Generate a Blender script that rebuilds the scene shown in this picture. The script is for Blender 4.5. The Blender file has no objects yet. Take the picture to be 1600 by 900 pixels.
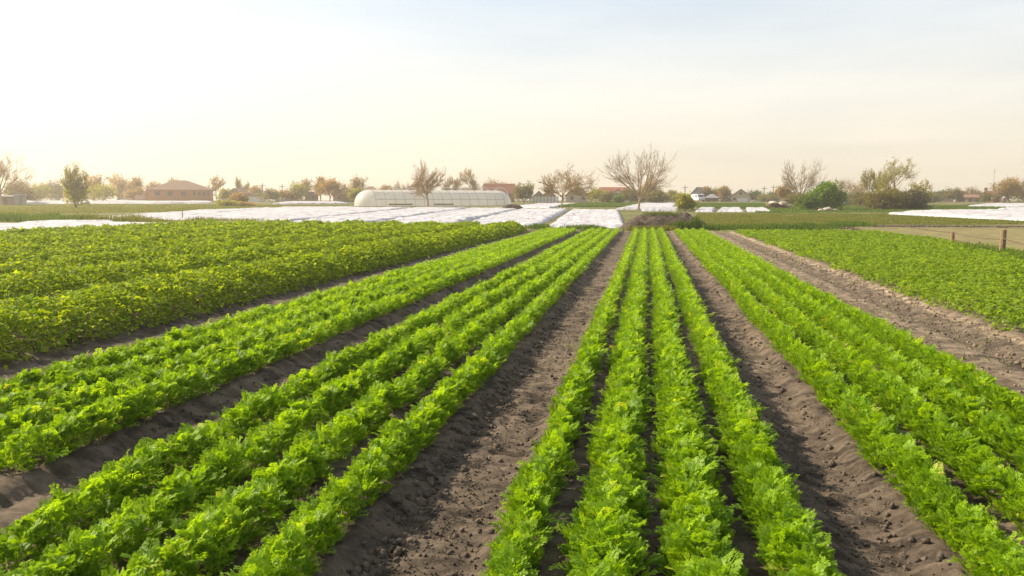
import bpy, math, random
import numpy as np
from mathutils import Vector

R = math.radians
sc = bpy.context.scene
COL = sc.collection

# ------------------------------------------------------------------ camera, sky, sun, exposure
F = 1256.0                    # focal length in pixels of the 1600 px wide photograph
YAW, PITCH, CAMZ = R(9.5), R(6.22), 1.6
cd = bpy.data.cameras.new('camera')
cam = bpy.data.objects.new('camera', cd)
COL.objects.link(cam)
cd.sensor_width = 36.0
cd.lens = 36.0 * F / 1600.0
cd.clip_start, cd.clip_end = 0.05, 12000
cam.location = (0, 0, CAMZ)
cam.rotation_euler = (math.pi / 2 - PITCH, 0, YAW)
sc.camera = cam

SUN_EL, SUN_LEFT = R(35), R(76)          # elevation; angle left of the row direction (+Y)
w = bpy.data.worlds.new('World'); sc.world = w; w.use_nodes = True
nt = w.node_tree; nt.nodes.clear()
N, L = nt.nodes.new, nt.links.new
out = N('ShaderNodeOutputWorld'); bg = N('ShaderNodeBackground')
sky = N('ShaderNodeTexSky'); sky.sky_type = 'NISHITA'; sky.sun_disc = False
sky.sun_elevation = SUN_EL; sky.sun_rotation = -SUN_LEFT
sky.air_density = 1.0; sky.dust_density = 1.6; sky.ozone_density = 1.0
tc = N('ShaderNodeTexCoord'); mp = N('ShaderNodeMapping'); mp.inputs['Scale'].default_value = (1.6, 1.6, 9.0)
nz = N('ShaderNodeTexNoise'); nz.inputs['Scale'].default_value = 1.5; nz.inputs['Detail'].default_value = 6; nz.inputs['Roughness'].default_value = 0.55
rp = N('ShaderNodeValToRGB'); rp.color_ramp.elements[0].position = 0.33; rp.color_ramp.elements[1].position = 0.62
rp.color_ramp.elements[0].color = (0.66, 0.66, 0.66, 1); rp.color_ramp.elements[1].color = (0.90, 0.90, 0.90, 1)
veil = N('ShaderNodeMixRGB'); vr = N('ShaderNodeValToRGB'); vr.color_ramp.elements[0].position = .02; vr.color_ramp.elements[1].position = .26
vr.color_ramp.elements[0].color = (.83, .72, .56, 1); vr.color_ramp.elements[1].color = (.63, .69, .73, 1)
vs = N('ShaderNodeVectorMath'); vs.operation = 'SCALE'; vs.inputs['Scale'].default_value = 10.0
L(tc.outputs['Generated'], mp.inputs['Vector']); L(mp.outputs['Vector'], nz.inputs['Vector'])
sx = N('ShaderNodeSeparateXYZ'); L(tc.outputs['Generated'], sx.inputs['Vector'])
mr = N('ShaderNodeMapRange'); mr.inputs['From Min'].default_value = .08; mr.inputs['From Max'].default_value = .34
mr.inputs['To Min'].default_value = 1.0; mr.inputs['To Max'].default_value = .60
L(sx.outputs['Z'], mr.inputs['Value']); L(sx.outputs['Z'], vr.inputs['Fac']); L(vr.outputs['Color'], vs.inputs[0]); L(vs.outputs['Vector'], veil.inputs['Color2'])
mm = N('ShaderNodeMath'); mm.operation = 'MULTIPLY'
L(nz.outputs['Fac'], rp.inputs['Fac']); L(rp.outputs['Color'], mm.inputs[0]); L(mr.outputs['Result'], mm.inputs[1]); L(mm.outputs['Value'], veil.inputs['Fac'])
L(sky.outputs['Color'], veil.inputs['Color1']); L(veil.outputs['Color'], bg.inputs['Color'])
bg.inputs['Strength'].default_value = 0.083
L(bg.outputs['Background'], out.inputs['Surface'])

sd = bpy.data.lights.new('sun', 'SUN'); sd.energy = 5.0; sd.angle = R(0.6); sd.color = (1.0, 0.86, 0.66)
so = bpy.data.objects.new('sun', sd); COL.objects.link(so)
tosun = Vector((-math.sin(SUN_LEFT) * math.cos(SUN_EL), math.cos(SUN_LEFT) * math.cos(SUN_EL), math.sin(SUN_EL)))
so.rotation_euler = tosun.to_track_quat('Z', 'Y').to_euler()
so.location = (-40, 20, 40)

sc.view_settings.view_transform = 'Standard'
sc.view_settings.look = 'None'
sc.view_settings.gamma = 1.0
sc.view_settings.use_curve_mapping = False
sc.view_settings.exposure = 0.92
sc.cycles.use_denoising = True
sc.cycles.max_bounces = 8
sc.cycles.transparent_max_bounces = 12
sc.cycles.volume_bounces = 0

# ------------------------------------------------------------------ numbers: terrain, pixels to ground, noise
FW = np.array([-math.sin(YAW), math.cos(YAW)]); RT = np.array([math.cos(YAW), math.sin(YAW)])

_s = np.array([-1e5, 46, 60, 90, 140, 190, 235, 300, 1e5])
_z = np.array([0, 0, .05, .24, .60, 1.05, 1.42, 1.52, 1.52])
_sd = np.linspace(-50, 400, 1801)
_zd = np.convolve(np.pad(np.interp(_sd, _s, _z), 40, mode='edge'), np.ones(81) / 81, mode='valid')
def H(x, y):
    s = np.asarray(x) * FW[0] + np.asarray(y) * FW[1]
    return np.interp(s, _sd, _zd)

def ray(px, py):
    u, v = (px - 800) / F, -(py - 450) / F
    f = np.array([FW[0] * math.cos(PITCH), FW[1] * math.cos(PITCH), -math.sin(PITCH)])
    up = np.array([FW[0] * math.sin(PITCH), FW[1] * math.sin(PITCH), math.cos(PITCH)])
    return f + u * np.array([RT[0], RT[1], 0]) + v * up
def G(px, py, lift=0.0):
    """ground point seen at a pixel of the photograph"""
    d = ray(px, py)
    t = np.geomspace(3, 420, 6000)
    P = np.array([0, 0, CAMZ]) + t[:, None] * d
    below = P[:, 2] < H(P[:, 0], P[:, 1]) + lift
    k = int(np.argmax(below)) if below.any() else len(t) - 1
    return P[k, 0], P[k, 1], float(H(P[k, 0], P[k, 1]))
def at(px, D):
    """ground point under a pixel column at forward distance D"""
    d = ray(px, 313); t = D / (d[0] * FW[0] + d[1] * FW[1])
    x, y = d[0] * t, d[1] * t
    return float(x), float(y), float(H(x, y))
def zat(px, py, D):
    d = ray(px, py); t = D / (d[0] * FW[0] + d[1] * FW[1])
    return CAMZ + d[2] * t
def pxm(D): return F / D      # photo pixels per metre

def _hash(ix, iy, seed):
    h = (ix.astype(np.int64) * 374761393 + iy.astype(np.int64) * 668265263 + seed * 974634777) & 0x7fffffff
    h = ((h ^ (h >> 13)) * 1274126177) & 0x7fffffff
    h = (h ^ (h >> 16)) & 0xffff
    return h / 65535.0
def vn(x, y, seed=0):
    ix, iy = np.floor(x), np.floor(y); fx, fy = x - ix, y - iy
    fx = fx * fx * (3 - 2 * fx); fy = fy * fy * (3 - 2 * fy)
    a = _hash(ix, iy, seed); b = _hash(ix + 1, iy, seed); c = _hash(ix, iy + 1, seed); d = _hash(ix + 1, iy + 1, seed)
    return (a * (1 - fx) + b * fx) * (1 - fy) + (c * (1 - fx) + d * fx) * fy
def fbm(x, y, seed=0, o=4):
    r, a, t = 0, 1.0, 0
    for k in range(o):
        r = r + a * vn(x * 2 ** k, y * 2 ** k, seed + k * 17); t += a; a *= .5
    return r / t
def sstep(a, b, x): t = np.clip((x - a) / (b - a), 0, 1); return t * t * (3 - 2 * t)

# ------------------------------------------------------------------ materials
def new_mat(name):
    m = bpy.data.materials.new(name); m.use_nodes = True
    t = m.node_tree; b = t.nodes['Principled BSDF']
    return m, t, b
def mat(name, c, c2=None, rough=.8, scale=3.0, bump=0.0, spec=.25, bscale=None, detail=5, metal=0):
    m, t, b = new_mat(name)
    b.inputs['Roughness'].default_value = rough; b.inputs['Specular IOR Level'].default_value = spec
    b.inputs['Metallic'].default_value = metal
    c2 = c2 or tuple(v * .7 for v in c)
    co = t.nodes.new('ShaderNodeTexCoord')
    n = t.nodes.new('ShaderNodeTexNoise'); n.inputs['Scale'].default_value = scale; n.inputs['Detail'].default_value = detail
    r = t.nodes.new('ShaderNodeValToRGB')
    r.color_ramp.elements[0].position = .32; r.color_ramp.elements[1].position = .68
    r.color_ramp.elements[0].color = (*c2, 1); r.color_ramp.elements[1].color = (*c, 1)
    t.links.new(co.outputs['Object'], n.inputs['Vector']); t.links.new(n.outputs['Fac'], r.inputs['Fac'])
    t.links.new(r.outputs['Color'], b.inputs['Base Color'])
    if bump:
        n2 = t.nodes.new('ShaderNodeTexNoise'); n2.inputs['Scale'].default_value = bscale or scale * 4; n2.inputs['Detail'].default_value = 8
        bp = t.nodes.new('ShaderNodeBump'); bp.inputs['Strength'].default_value = bump; bp.inputs['Distance'].default_value = .05
        t.links.new(co.outputs['Object'], n2.inputs['Vector'])
        t.links.new(n2.outputs['Fac'], bp.inputs['Height']); t.links.new(bp.outputs['Normal'], b.inputs['Normal'])
    return m
def leaf_mat(name, dark, light, trans=.45, tmul=(1.5, 1.35, .7), rough=.5, spec=.25, tip=None):
    """leaf: colour varies leaf by leaf (attribute tint); light passes through it"""
    m, t, b = new_mat(name)
    at_ = t.nodes.new('ShaderNodeAttribute'); at_.attribute_name = 'tint'
    r = t.nodes.new('ShaderNodeValToRGB'); r.color_ramp.elements[0].color = (*dark, 1); r.color_ramp.elements[1].color = (*light, 1)
    if tip:
        r.color_ramp.elements[1].position = .90; e_ = r.color_ramp.elements.new(1.0); e_.color = (*tip, 1)
    t.links.new(at_.outputs['Fac'], r.inputs['Fac'])
    t.links.new(r.outputs['Color'], b.inputs['Base Color'])
    b.inputs['Roughness'].default_value = rough; b.inputs['Specular IOR Level'].default_value = spec
    mu = t.nodes.new('ShaderNodeMixRGB'); mu.blend_type = 'MULTIPLY'; mu.inputs['Fac'].default_value = 1; mu.inputs['Color2'].default_value = (*tmul, 1)
    t.links.new(r.outputs['Color'], mu.inputs['Color1'])
    tr = t.nodes.new('ShaderNodeBsdfTranslucent'); t.links.new(mu.outputs['Color'], tr.inputs['Color'])
    mx = t.nodes.new('ShaderNodeMixShader'); mx.inputs['Fac'].default_value = trans
    t.links.new(b.outputs['BSDF'], mx.inputs[1]); t.links.new(tr.outputs['BSDF'], mx.inputs[2])
    t.links.new(mx.outputs['Shader'], t.nodes['Material Output'].inputs['Surface'])
    return m

M = {}
M['carrot'] = leaf_mat('carrot_leaf', (.125, .25, .007), (.34, .52, .018), .52, tmul=(1.5, 1.35, .5), tip=(.50, .49, .09))
M['leafy'] = leaf_mat('leafy_crop_leaf', (.085, .17, .006), (.38, .47, .018), .50, rough=.6, spec=.10)
M['lowcrop'] = leaf_mat('low_crop_leaf', (.085, .17, .010), (.31, .43, .03), .46, rough=.6, spec=.12)
M['grass'] = leaf_mat('grass_blade', (.05, .10, .015), (.15, .22, .03), .4)
M['dry_grass'] = leaf_mat('dry_grass_blade', (.09, .125, .018), (.23, .225, .055), .4)
M['leaf_yellow'] = leaf_mat('yellow_green_leaf', (.19, .205, .014), (.40, .39, .03), .54)
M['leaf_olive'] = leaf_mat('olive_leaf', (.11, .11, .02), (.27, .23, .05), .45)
M['leaf_bud'] = leaf_mat('brown_bud', (.22, .14, .04), (.44, .30, .09), .45)
M['leaf_dark'] = leaf_mat('dark_green_leaf', (.035, .075, .018), (.12, .19, .035), .38)
M['leaf_bright'] = leaf_mat('bright_green_leaf', (.07, .14, .01), (.20, .32, .02), .48)
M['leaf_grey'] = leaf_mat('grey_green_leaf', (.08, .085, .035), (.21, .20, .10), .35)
M['bark'] = mat('brown_bark', (.16, .11, .075), (.09, .065, .045), .9, 6, .4)
M['bark_pale'] = mat('pale_bark', (.40, .29, .17), (.27, .19, .11), .9, 6, .3)
M['soil_heap'] = mat('heap_soil', (.095, .064, .042), (.034, .025, .019), .95, 3.5, .9, bscale=9)
M['clod'] = mat('soil_clod', (.17, .13, .095), (.05, .039, .03), .95, 14, .6)
M['clod_dry'] = mat('dry_soil_clod', (.28, .21, .145), (.13, .098, .07), .95, 12, .6)
M['brick'] = mat('orange_brick_wall', (.42, .19, .09), (.34, .145, .065), .85, 7)
M['brick_roof'] = mat('brown_roof_tile', (.24, .14, .095), (.17, .10, .07), .8, 5)
M['red_roof'] = mat('red_roof_tile', (.28, .095, .06), (.19, .065, .045), .8, 4)
M['rust_roof'] = mat('brick_red_roof', (.30, .125, .08), (.22, .085, .055), .8, 4)
M['grey_roof'] = mat('grey_slate_roof', (.27, .26, .26), (.19, .185, .185), .75, 4)
M['dark_roof'] = mat('dark_brown_roof', (.15, .09, .065), (.10, .06, .045), .85, 4)
M['beige_wall'] = mat('beige_render', (.52, .44, .33), (.44, .36, .27), .9, 2)
M['white_wall'] = mat('white_render', (.74, .72, .68), (.64, .62, .58), .9, 2)
M['grey_wall'] = mat('grey_render', (.36, .34, .32), (.28, .27, .25), .9, 2)
M['pink_wall'] = mat('pink_brick_wall', (.50, .30, .24), (.42, .25, .20), .9, 3)
M['brown_wall'] = mat('brown_wall', (.30, .20, .14), (.22, .15, .105), .9, 3)
M['frame'] = mat('white_window_frame', (.75, .74, .72), (.68, .67, .65), .5, 3)
M['dark_frame'] = mat('brown_window_frame', (.12, .08, .055), (.09, .06, .045), .6, 3)
M['green_door'] = mat('green_painted_door', (.05, .20, .13), (.04, .16, .10), .5, 3)
M['pole'] = mat('grey_pole', (.22, .19, .16), (.15, .13, .11), .85, 5)
M['post'] = mat('weathered_fence_post', (.30, .20, .115), (.17, .115, .07), .85, 9, .4)
M['wire'] = mat('rusty_wire', (.13, .085, .055), (.08, .055, .04), .8, 9)
M['shed_wood'] = mat('grey_shed_boards', (.30, .25, .20), (.19, .16, .13), .9, 5)
M['van'] = mat('white_van_paint', (.75, .75, .76), (.70, .70, .71), .3, 2, spec=.5)
M['rubber'] = mat('black_rubber', (.03, .03, .03), (.02, .02, .02), .8, 3)
M['sack'] = mat('pale_sack_cloth', (.62, .55, .45), (.45, .38, .30), .9, 4, .4)
M['stone'] = mat('pale_stone', (.50, .44, .36), (.34, .29, .23), .9, 4, .5)
M['plank'] = mat('old_timber', (.26, .16, .09), (.13, .08, .05), .9, 5)
M['hoop'] = mat('white_hoop_pipe', (.72, .70, .66), (.62, .60, .56), .4, 3)
def glass_mat():
    m, t, b = new_mat('dark_window_glass'); b.inputs['Base Color'].default_value = (.05, .05, .055, 1)
    b.inputs['Roughness'].default_value = .12; b.inputs['Specular IOR Level'].default_value = .6
    return m
M['glass'] = glass_mat()
def fleece_mat():
    m, t, b = new_mat('white_fleece')
    co = t.nodes.new('ShaderNodeTexCoord')
    n = t.nodes.new('ShaderNodeTexNoise'); n.inputs['Scale'].default_value = .55; n.inputs['Detail'].default_value = 6
    r = t.nodes.new('ShaderNodeValToRGB'); r.color_ramp.elements[0].color = (.33, .318, .345, 1); r.color_ramp.elements[1].color = (.50, .485, .50, 1)
    r.color_ramp.elements[0].position = .3; r.color_ramp.elements[1].position = .6
    t.links.new(co.outputs['Object'], n.inputs['Vector']); t.links.new(n.outputs['Fac'], r.inputs['Fac']); t.links.new(r.outputs['Color'], b.inputs['Base Color'])
    b.inputs['Roughness'].default_value = .7; b.inputs['Specular IOR Level'].default_value = .15
    n2 = t.nodes.new('ShaderNodeTexNoise'); n2.inputs['Scale'].default_value = 2.2; n2.inputs['Detail'].default_value = 6
    bp = t.nodes.new('ShaderNodeBump'); bp.inputs['Strength'].default_value = .9; bp.inputs['Distance'].default_value = .25
    t.links.new(co.outputs['Object'], n2.inputs['Vector']); t.links.new(n2.outputs['Fac'], bp.inputs['Height']); t.links.new(bp.outputs['Normal'], b.inputs['Normal'])
    return m
M['fleece'] = fleece_mat()
def film_mat():
    m, t, b = new_mat('milky_greenhouse_film')
    co = t.nodes.new('ShaderNodeTexCoord')
    n = t.nodes.new('ShaderNodeTexNoise'); n.inputs['Scale'].default_value = .8; n.inputs['Detail'].default_value = 5
    r = t.nodes.new('ShaderNodeValToRGB'); r.color_ramp.elements[0].color = (.70, .68, .63, 1); r.color_ramp.elements[1].color = (.86, .84, .80, 1)
    t.links.new(co.outputs['Object'], n.inputs['Vector']); t.links.new(n.outputs['Fac'], r.inputs['Fac']); t.links.new(r.outputs['Color'], b.inputs['Base Color'])
    b.inputs['Roughness'].default_value = .35; b.inputs['Specular IOR Level'].default_value = .4
    tl = t.nodes.new('ShaderNodeBsdfTranslucent'); t.links.new(r.outputs['Color'], tl.inputs['Color'])
    tp = t.nodes.new('ShaderNodeBsdfTransparent')
    m1 = t.nodes.new('ShaderNodeMixShader'); m1.inputs['Fac'].default_value = .5
    m2 = t.nodes.new('ShaderNodeMixShader'); m2.inputs['Fac'].default_value = .10
    t.links.new(b.outputs['BSDF'], m1.inputs[1]); t.links.new(tl.outputs['BSDF'], m1.inputs[2])
    t.links.new(m1.outputs['Shader'], m2.inputs[1]); t.links.new(tp.outputs['BSDF'], m2.inputs[2])
    t.links.new(m2.outputs['Shader'], t.nodes['Material Output'].inputs['Surface'])
    return m
M['film'] = film_mat()

def ground_mat():
    """soil, drier where the attribute dry says so, meadow where the attribute meadow says so"""
    m, t, b = new_mat('field_ground')
    nd, lk = t.nodes.new, t.links.new
    co = nd('ShaderNodeTexCoord')
    def noise(s, d=8, rgh=.6):
        n = nd('ShaderNodeTexNoise'); n.inputs['Scale'].default_value = s; n.inputs['Detail'].default_value = d; n.inputs['Roughness'].default_value = rgh
        lk(co.outputs['Object'], n.inputs['Vector']); return n
    def ramp(a, ca, bb, cb):
        r = nd('ShaderNodeValToRGB'); r.color_ramp.elements[0].position = a; r.color_ramp.elements[1].position = bb
        r.color_ramp.elements[0].color = (*ca, 1); r.color_ramp.elements[1].color = (*cb, 1); return r
    def mixc(f, a, b_):
        x = nd('ShaderNodeMixRGB'); lk(f, x.inputs['Fac']); lk(a, x.inputs['Color1']); lk(b_, x.inputs['Color2']); return x
    n1 = noise(4.2, 10, .72); r1 = ramp(.38, (.036, .029, .023), .64, (.165, .128, .093)); lk(n1.outputs['Fac'], r1.inputs['Fac'])
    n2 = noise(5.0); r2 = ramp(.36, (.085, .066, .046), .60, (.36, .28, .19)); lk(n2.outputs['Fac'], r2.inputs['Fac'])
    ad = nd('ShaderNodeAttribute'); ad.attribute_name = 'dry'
    mpp = nd('ShaderNodeMapping'); mpp.inputs['Scale'].default_value = (1.3, 3.2, 1); lk(co.outputs['Object'], mpp.inputs['Vector'])
    n5 = noise(2.4, 10, .68); lk(mpp.outputs['Vector'], n5.inputs['Vector'])
    r5 = nd('ShaderNodeValToRGB'); r5.color_ramp.elements[0].position = .47; r5.color_ramp.elements[1].position = .60; lk(n5.outputs['Fac'], r5.inputs['Fac'])
    cr = nd('ShaderNodeRGB'); cr.outputs[0].default_value = (.215, .165, .12, 1)
    fa = nd('ShaderNodeMath'); fa.operation = 'MULTIPLY'; fa.inputs[1].default_value = .75; lk(r5.outputs['Color'], fa.inputs[0])
    s0 = mixc(fa.outputs['Value'], r1.outputs['Color'], cr.outputs[0])
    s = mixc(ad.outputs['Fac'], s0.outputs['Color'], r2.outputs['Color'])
    n3 = noise(.18, 9, .65); r3 = ramp(.40, (.085, .105, .028), .62, (.20, .165, .075)); lk(n3.outputs['Fac'], r3.inputs['Fac'])
    am = nd('ShaderNodeAttribute'); am.attribute_name = 'meadow'
    g = mixc(am.outputs['Fac'], s.outputs['Color'], r3.outputs['Color'])
    lk(g.outputs['Color'], b.inputs['Base Color'])
    b.inputs['Roughness'].default_value = .95; b.inputs['Specular IOR Level'].default_value = .1
    n4 = noise(16, 12, .75); bp = nd('ShaderNodeBump'); bp.inputs['Strength'].default_value = .9; bp.inputs['Distance'].default_value = .05
    lk(n4.outputs['Fac'], bp.inputs['Height']); lk(bp.outputs['Normal'], b.inputs['Normal'])
    return m
M['ground'] = ground_mat()

# ------------------------------------------------------------------ object helpers
def tag(o, label=None, cat=None, group=None, kind=None):
    if label: o['label'] = label
    if cat: o['category'] = cat
    if group: o['group'] = group
    if kind: o['kind'] = kind
    return o
def empty(name, loc, label, cat, group=None, rz=0):
    o = bpy.data.objects.new(name, None); COL.objects.link(o)
    o.location = loc; o.rotation_euler = (0, 0, rz); o.empty_display_size = .3
    return tag(o, label, cat, group)
def np_mesh(name, V, Q, m, parent=None, attrs=None, loc=None, smooth=False):
    """Q: faces of equal size (n,3) or (n,4)"""
    me = bpy.data.meshes.new(name)
    V = np.ascontiguousarray(V, np.float32); Q = np.ascontiguousarray(Q, np.int32)
    k = Q.shape[1]
    me.vertices.add(len(V)); me.vertices.foreach_set('co', V.ravel())
    me.loops.add(Q.size); me.loops.foreach_set('vertex_index', Q.ravel())
    me.polygons.add(len(Q)); me.polygons.foreach_set('loop_start', np.arange(0, Q.size, k, dtype=np.int32))
    if smooth: me.polygons.foreach_set('use_smooth', np.ones(len(Q), bool))
    for an, av in (attrs or {}).items():
        a = me.attributes.new(an, 'FLOAT', 'POINT'); a.data.foreach_set('value', np.ascontiguousarray(av, np.float32))
    me.update(calc_edges=True)
    me.materials.append(m)
    o = bpy.data.objects.new(name, me); COL.objects.link(o)
    if parent: o.parent = parent
    if loc is not None: o.location = loc
    return o
class MB:
    def __init__(s): s.v = []; s.f = []; s.n = 0
    def add(s, V, Fs):
        s.v += [tuple(map(float, p)) for p in V]; s.f += [tuple(i + s.n for i in f) for f in Fs]; s.n += len(V); return s
    def box(s, x0, y0, z0, x1, y1, z1):
        return s.add([(x0, y0, z0), (x1, y0, z0), (x1, y1, z0), (x0, y1, z0), (x0, y0, z1), (x1, y0, z1), (x1, y1, z1), (x0, y1, z1)],
                     [(0, 3, 2, 1), (4, 5, 6, 7), (0, 1, 5, 4), (1, 2, 6, 5), (2, 3, 7, 6), (3, 0, 4, 7)])
    def tube(s, pts, rad, n=8, cap=True):
        pts = [Vector(p) for p in pts]
        rad = rad if hasattr(rad, '__len__') else [rad] * len(pts)
        V = []
        for i, p in enumerate(pts):
            d = (pts[min(i + 1, len(pts) - 1)] - pts[max(i - 1, 0)]).normalized()
            a = d.orthogonal().normalized() if i == 0 else (a - d * a.dot(d)).normalized()
            b = d.cross(a)
            V += [p + (a * math.cos(2 * math.pi * k / n) + b * math.sin(2 * math.pi * k / n)) * rad[i] for k in range(n)]
        Fs = [(i * n + k, i * n + (k + 1) % n, (i + 1) * n + (k + 1) % n, (i + 1) * n + k) for i in range(len(pts) - 1) for k in range(n)]
        if cap: Fs += [tuple(reversed(range(n))), tuple(range((len(pts) - 1) * n, len(pts) * n))]
        return s.add(V, Fs)
    def build(s, name, m, parent=None, loc=None, bevel=0, smooth=False):
        me = bpy.data.meshes.new(name); me.from_pydata(s.v, [], s.f); me.update(); me.materials.append(m)
        if smooth:
            for p in me.polygons: p.use_smooth = True
        o = bpy.data.objects.new(name, me); COL.objects.link(o)
        if parent: o.parent = parent
        if loc is not None: o.location = loc
        if bevel:
            b = o.modifiers.new('bevel', 'BEVEL'); b.width = bevel; b.segments = 2
        return o

# ------------------------------------------------------------------ ground: one sheet, furrowed where the crops stand
C_ROWS = [(-.52, .21), (-.145, .33), (.25, .32), (.645, .29)]
R_ROWS = [(1.47, .25), (1.85, .26), (2.23, .27), (2.60, .25)]
A_ROWS = [(-1.47, .25), (-1.88, .26), (-2.28, .26), (-2.68, .24)]      # bed left of the middle one
B_ROWS = [(-3.60, .28), (-4.00, .32), (-4.40, .34), (-4.80, .32)]
def soil_h(X, Y):
    bed = np.zeros_like(X)
    for a, b in ((-5.05, -3.38), (-2.92, -1.22), (-.72, .92), (1.24, 2.78)):
        wob = (fbm(X * 0 + a, Y * 1.3, 5) - .5) * .12
        bed = np.maximum(bed, sstep(a - .07, a + .10, X + wob) * (1 - sstep(b - .10, b + .07, X + wob)))
    bed = np.maximum(bed, 1 - sstep(-6.3, -6.05, X)); bed = np.maximum(bed, sstep(4.15, 4.4, X))
    h = bed * .065 - .05
    near = (1 - sstep(5, 14, np.abs(X))) * (1 - sstep(42, 48, Y))
    shoulder = 4 * bed * (1 - bed)
    rough = .040 * (fbm(X * 4.5, Y * 5.2, 11, 5) - .5) + .026 * (1 - np.abs(2 * fbm(X * 8, Y * 12, 31, 3) - 1)) + .05 * shoulder * (fbm(X * 9, Y * 9, 41, 3) - .5)
    inpath = 1 - bed
    rough = rough + .034 * (fbm(X * 16, Y * 18, 51, 3) - .5) * (.4 + .9 * fbm(X * 2, Y * 2, 57, 2)) + inpath * .045 * (fbm(X * 2.2, Y * 5.0, 71, 3) - .5)
    rut = (np.exp(-((X - 3.02) / .16) ** 2) + np.exp(-((X - 3.78) / .15) ** 2)) * -.05
    clods = .05 * sstep(.6, .8, fbm(X * 6, Y * 6, 91, 3)) * (np.exp(-((X - 3.05) / .22) ** 2) + np.exp(-((X - 3.9) / .22) ** 2))
    return (h + rough * 1.0 + rut + clods) * near
def lines(parts):
    return np.unique(np.concatenate([np.arange(a, b, s) for a, b, s in parts] + [np.array([parts[-1][1]])]).round(4))
gx = np.concatenate([-np.geomspace(9, 5000, 60)[::-1], lines([(-8.9, -6.5, .12), (-6.5, -2.5, .04), (-2.5, 3.2, .02), (3.2, 4.8, .04), (4.8, 9, .15)]), np.geomspace(9.3, 5000, 60)])
gy = np.concatenate([-np.geomspace(4, 3000, 20)[::-1], lines([(-3.5, 2, .5), (2, 6.5, .018), (6.5, 12, .035), (12, 20, .09), (20, 50, .22)]), np.arange(50.5, 260, 2), np.geomspace(262, 8000, 40)])
X, Y = np.meshgrid(gx, gy)
Z = H(X, Y) + soil_h(X, Y)
far = sstep(60, 250, np.hypot(X, Y)); 
Z = Z + far * .12 * (fbm(X * .05, Y * .05, 3) - .5)
S_ = X * FW[0] + Y * FW[1]
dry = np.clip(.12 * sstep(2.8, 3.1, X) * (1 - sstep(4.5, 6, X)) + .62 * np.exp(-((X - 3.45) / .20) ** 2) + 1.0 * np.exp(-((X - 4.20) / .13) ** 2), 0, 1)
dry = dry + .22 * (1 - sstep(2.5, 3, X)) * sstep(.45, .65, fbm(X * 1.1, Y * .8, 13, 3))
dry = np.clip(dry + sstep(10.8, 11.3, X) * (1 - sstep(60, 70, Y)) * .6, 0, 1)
edge = 41.6 + .02 * X + 2.0 * (fbm(X * .4, Y * .4, 8) - .5)
edge = np.where(X < -25.2, 20, edge)
meadow = sstep(0, 1.5, Y - edge)
meadow = np.where(X > 10.8, sstep(45, 47, Y), meadow)
nyy, nxx = X.shape
idx = np.arange(nyy * nxx).reshape(nyy, nxx)
Qg = np.stack([idx[:-1, :-1], idx[:-1, 1:], idx[1:, 1:], idx[1:, :-1]], -1).reshape(-1, 4)
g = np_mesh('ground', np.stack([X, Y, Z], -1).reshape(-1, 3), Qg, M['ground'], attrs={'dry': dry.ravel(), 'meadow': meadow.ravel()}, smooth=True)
tag(g, kind='structure')

# ------------------------------------------------------------------ foliage: leaf templates placed in numbers
rng = np.random.default_rng(7)
def rot_z(a):
    c, s = np.cos(a), np.sin(a); z = np.zeros_like(a); o = np.ones_like(a)
    return np.stack([np.stack([c, -s, z], -1), np.stack([s, c, z], -1), np.stack([z, z, o], -1)], -2)
def rot_rand(n, g_=rng):
    q = g_.normal(size=(n, 4)); q /= np.linalg.norm(q, axis=1)[:, None]
    a, b, c, d = q.T
    return np.stack([np.stack([1 - 2 * (c * c + d * d), 2 * (b * c - a * d), 2 * (b * d + a * c)], -1),
                     np.stack([2 * (b * c + a * d), 1 - 2 * (b * b + d * d), 2 * (c * d - a * b)], -1),
                     np.stack([2 * (b * d - a * c), 2 * (c * d + a * b), 1 - 2 * (b * b + c * c)], -1)], -2)
def place(templates, which, rots, scales, locs, tint):
    """copies of quad templates -> V, Q, tint"""
    Vs, Qs, Ts, n0 = [], [], [], 0
    for k, (TV, TQ, TT) in enumerate(templates):
        m_ = which == k
        if not m_.any(): continue
        A = np.einsum('nij,vj->nvi', rots[m_] * scales[m_][:, None, None], TV) + locs[m_][:, None, :]
        n, nv = A.shape[:2]
        Vs.append(A.reshape(-1, 3))
        Qs.append((TQ[None] + (np.arange(n) * nv)[:, None, None] + n0).reshape(-1, 4)); n0 += n * nv
        Ts.append(np.clip(tint[m_][:, None] + TT[None], 0, 1).ravel())
    return np.concatenate(Vs), np.concatenate(Qs), np.concatenate(Ts)

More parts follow.
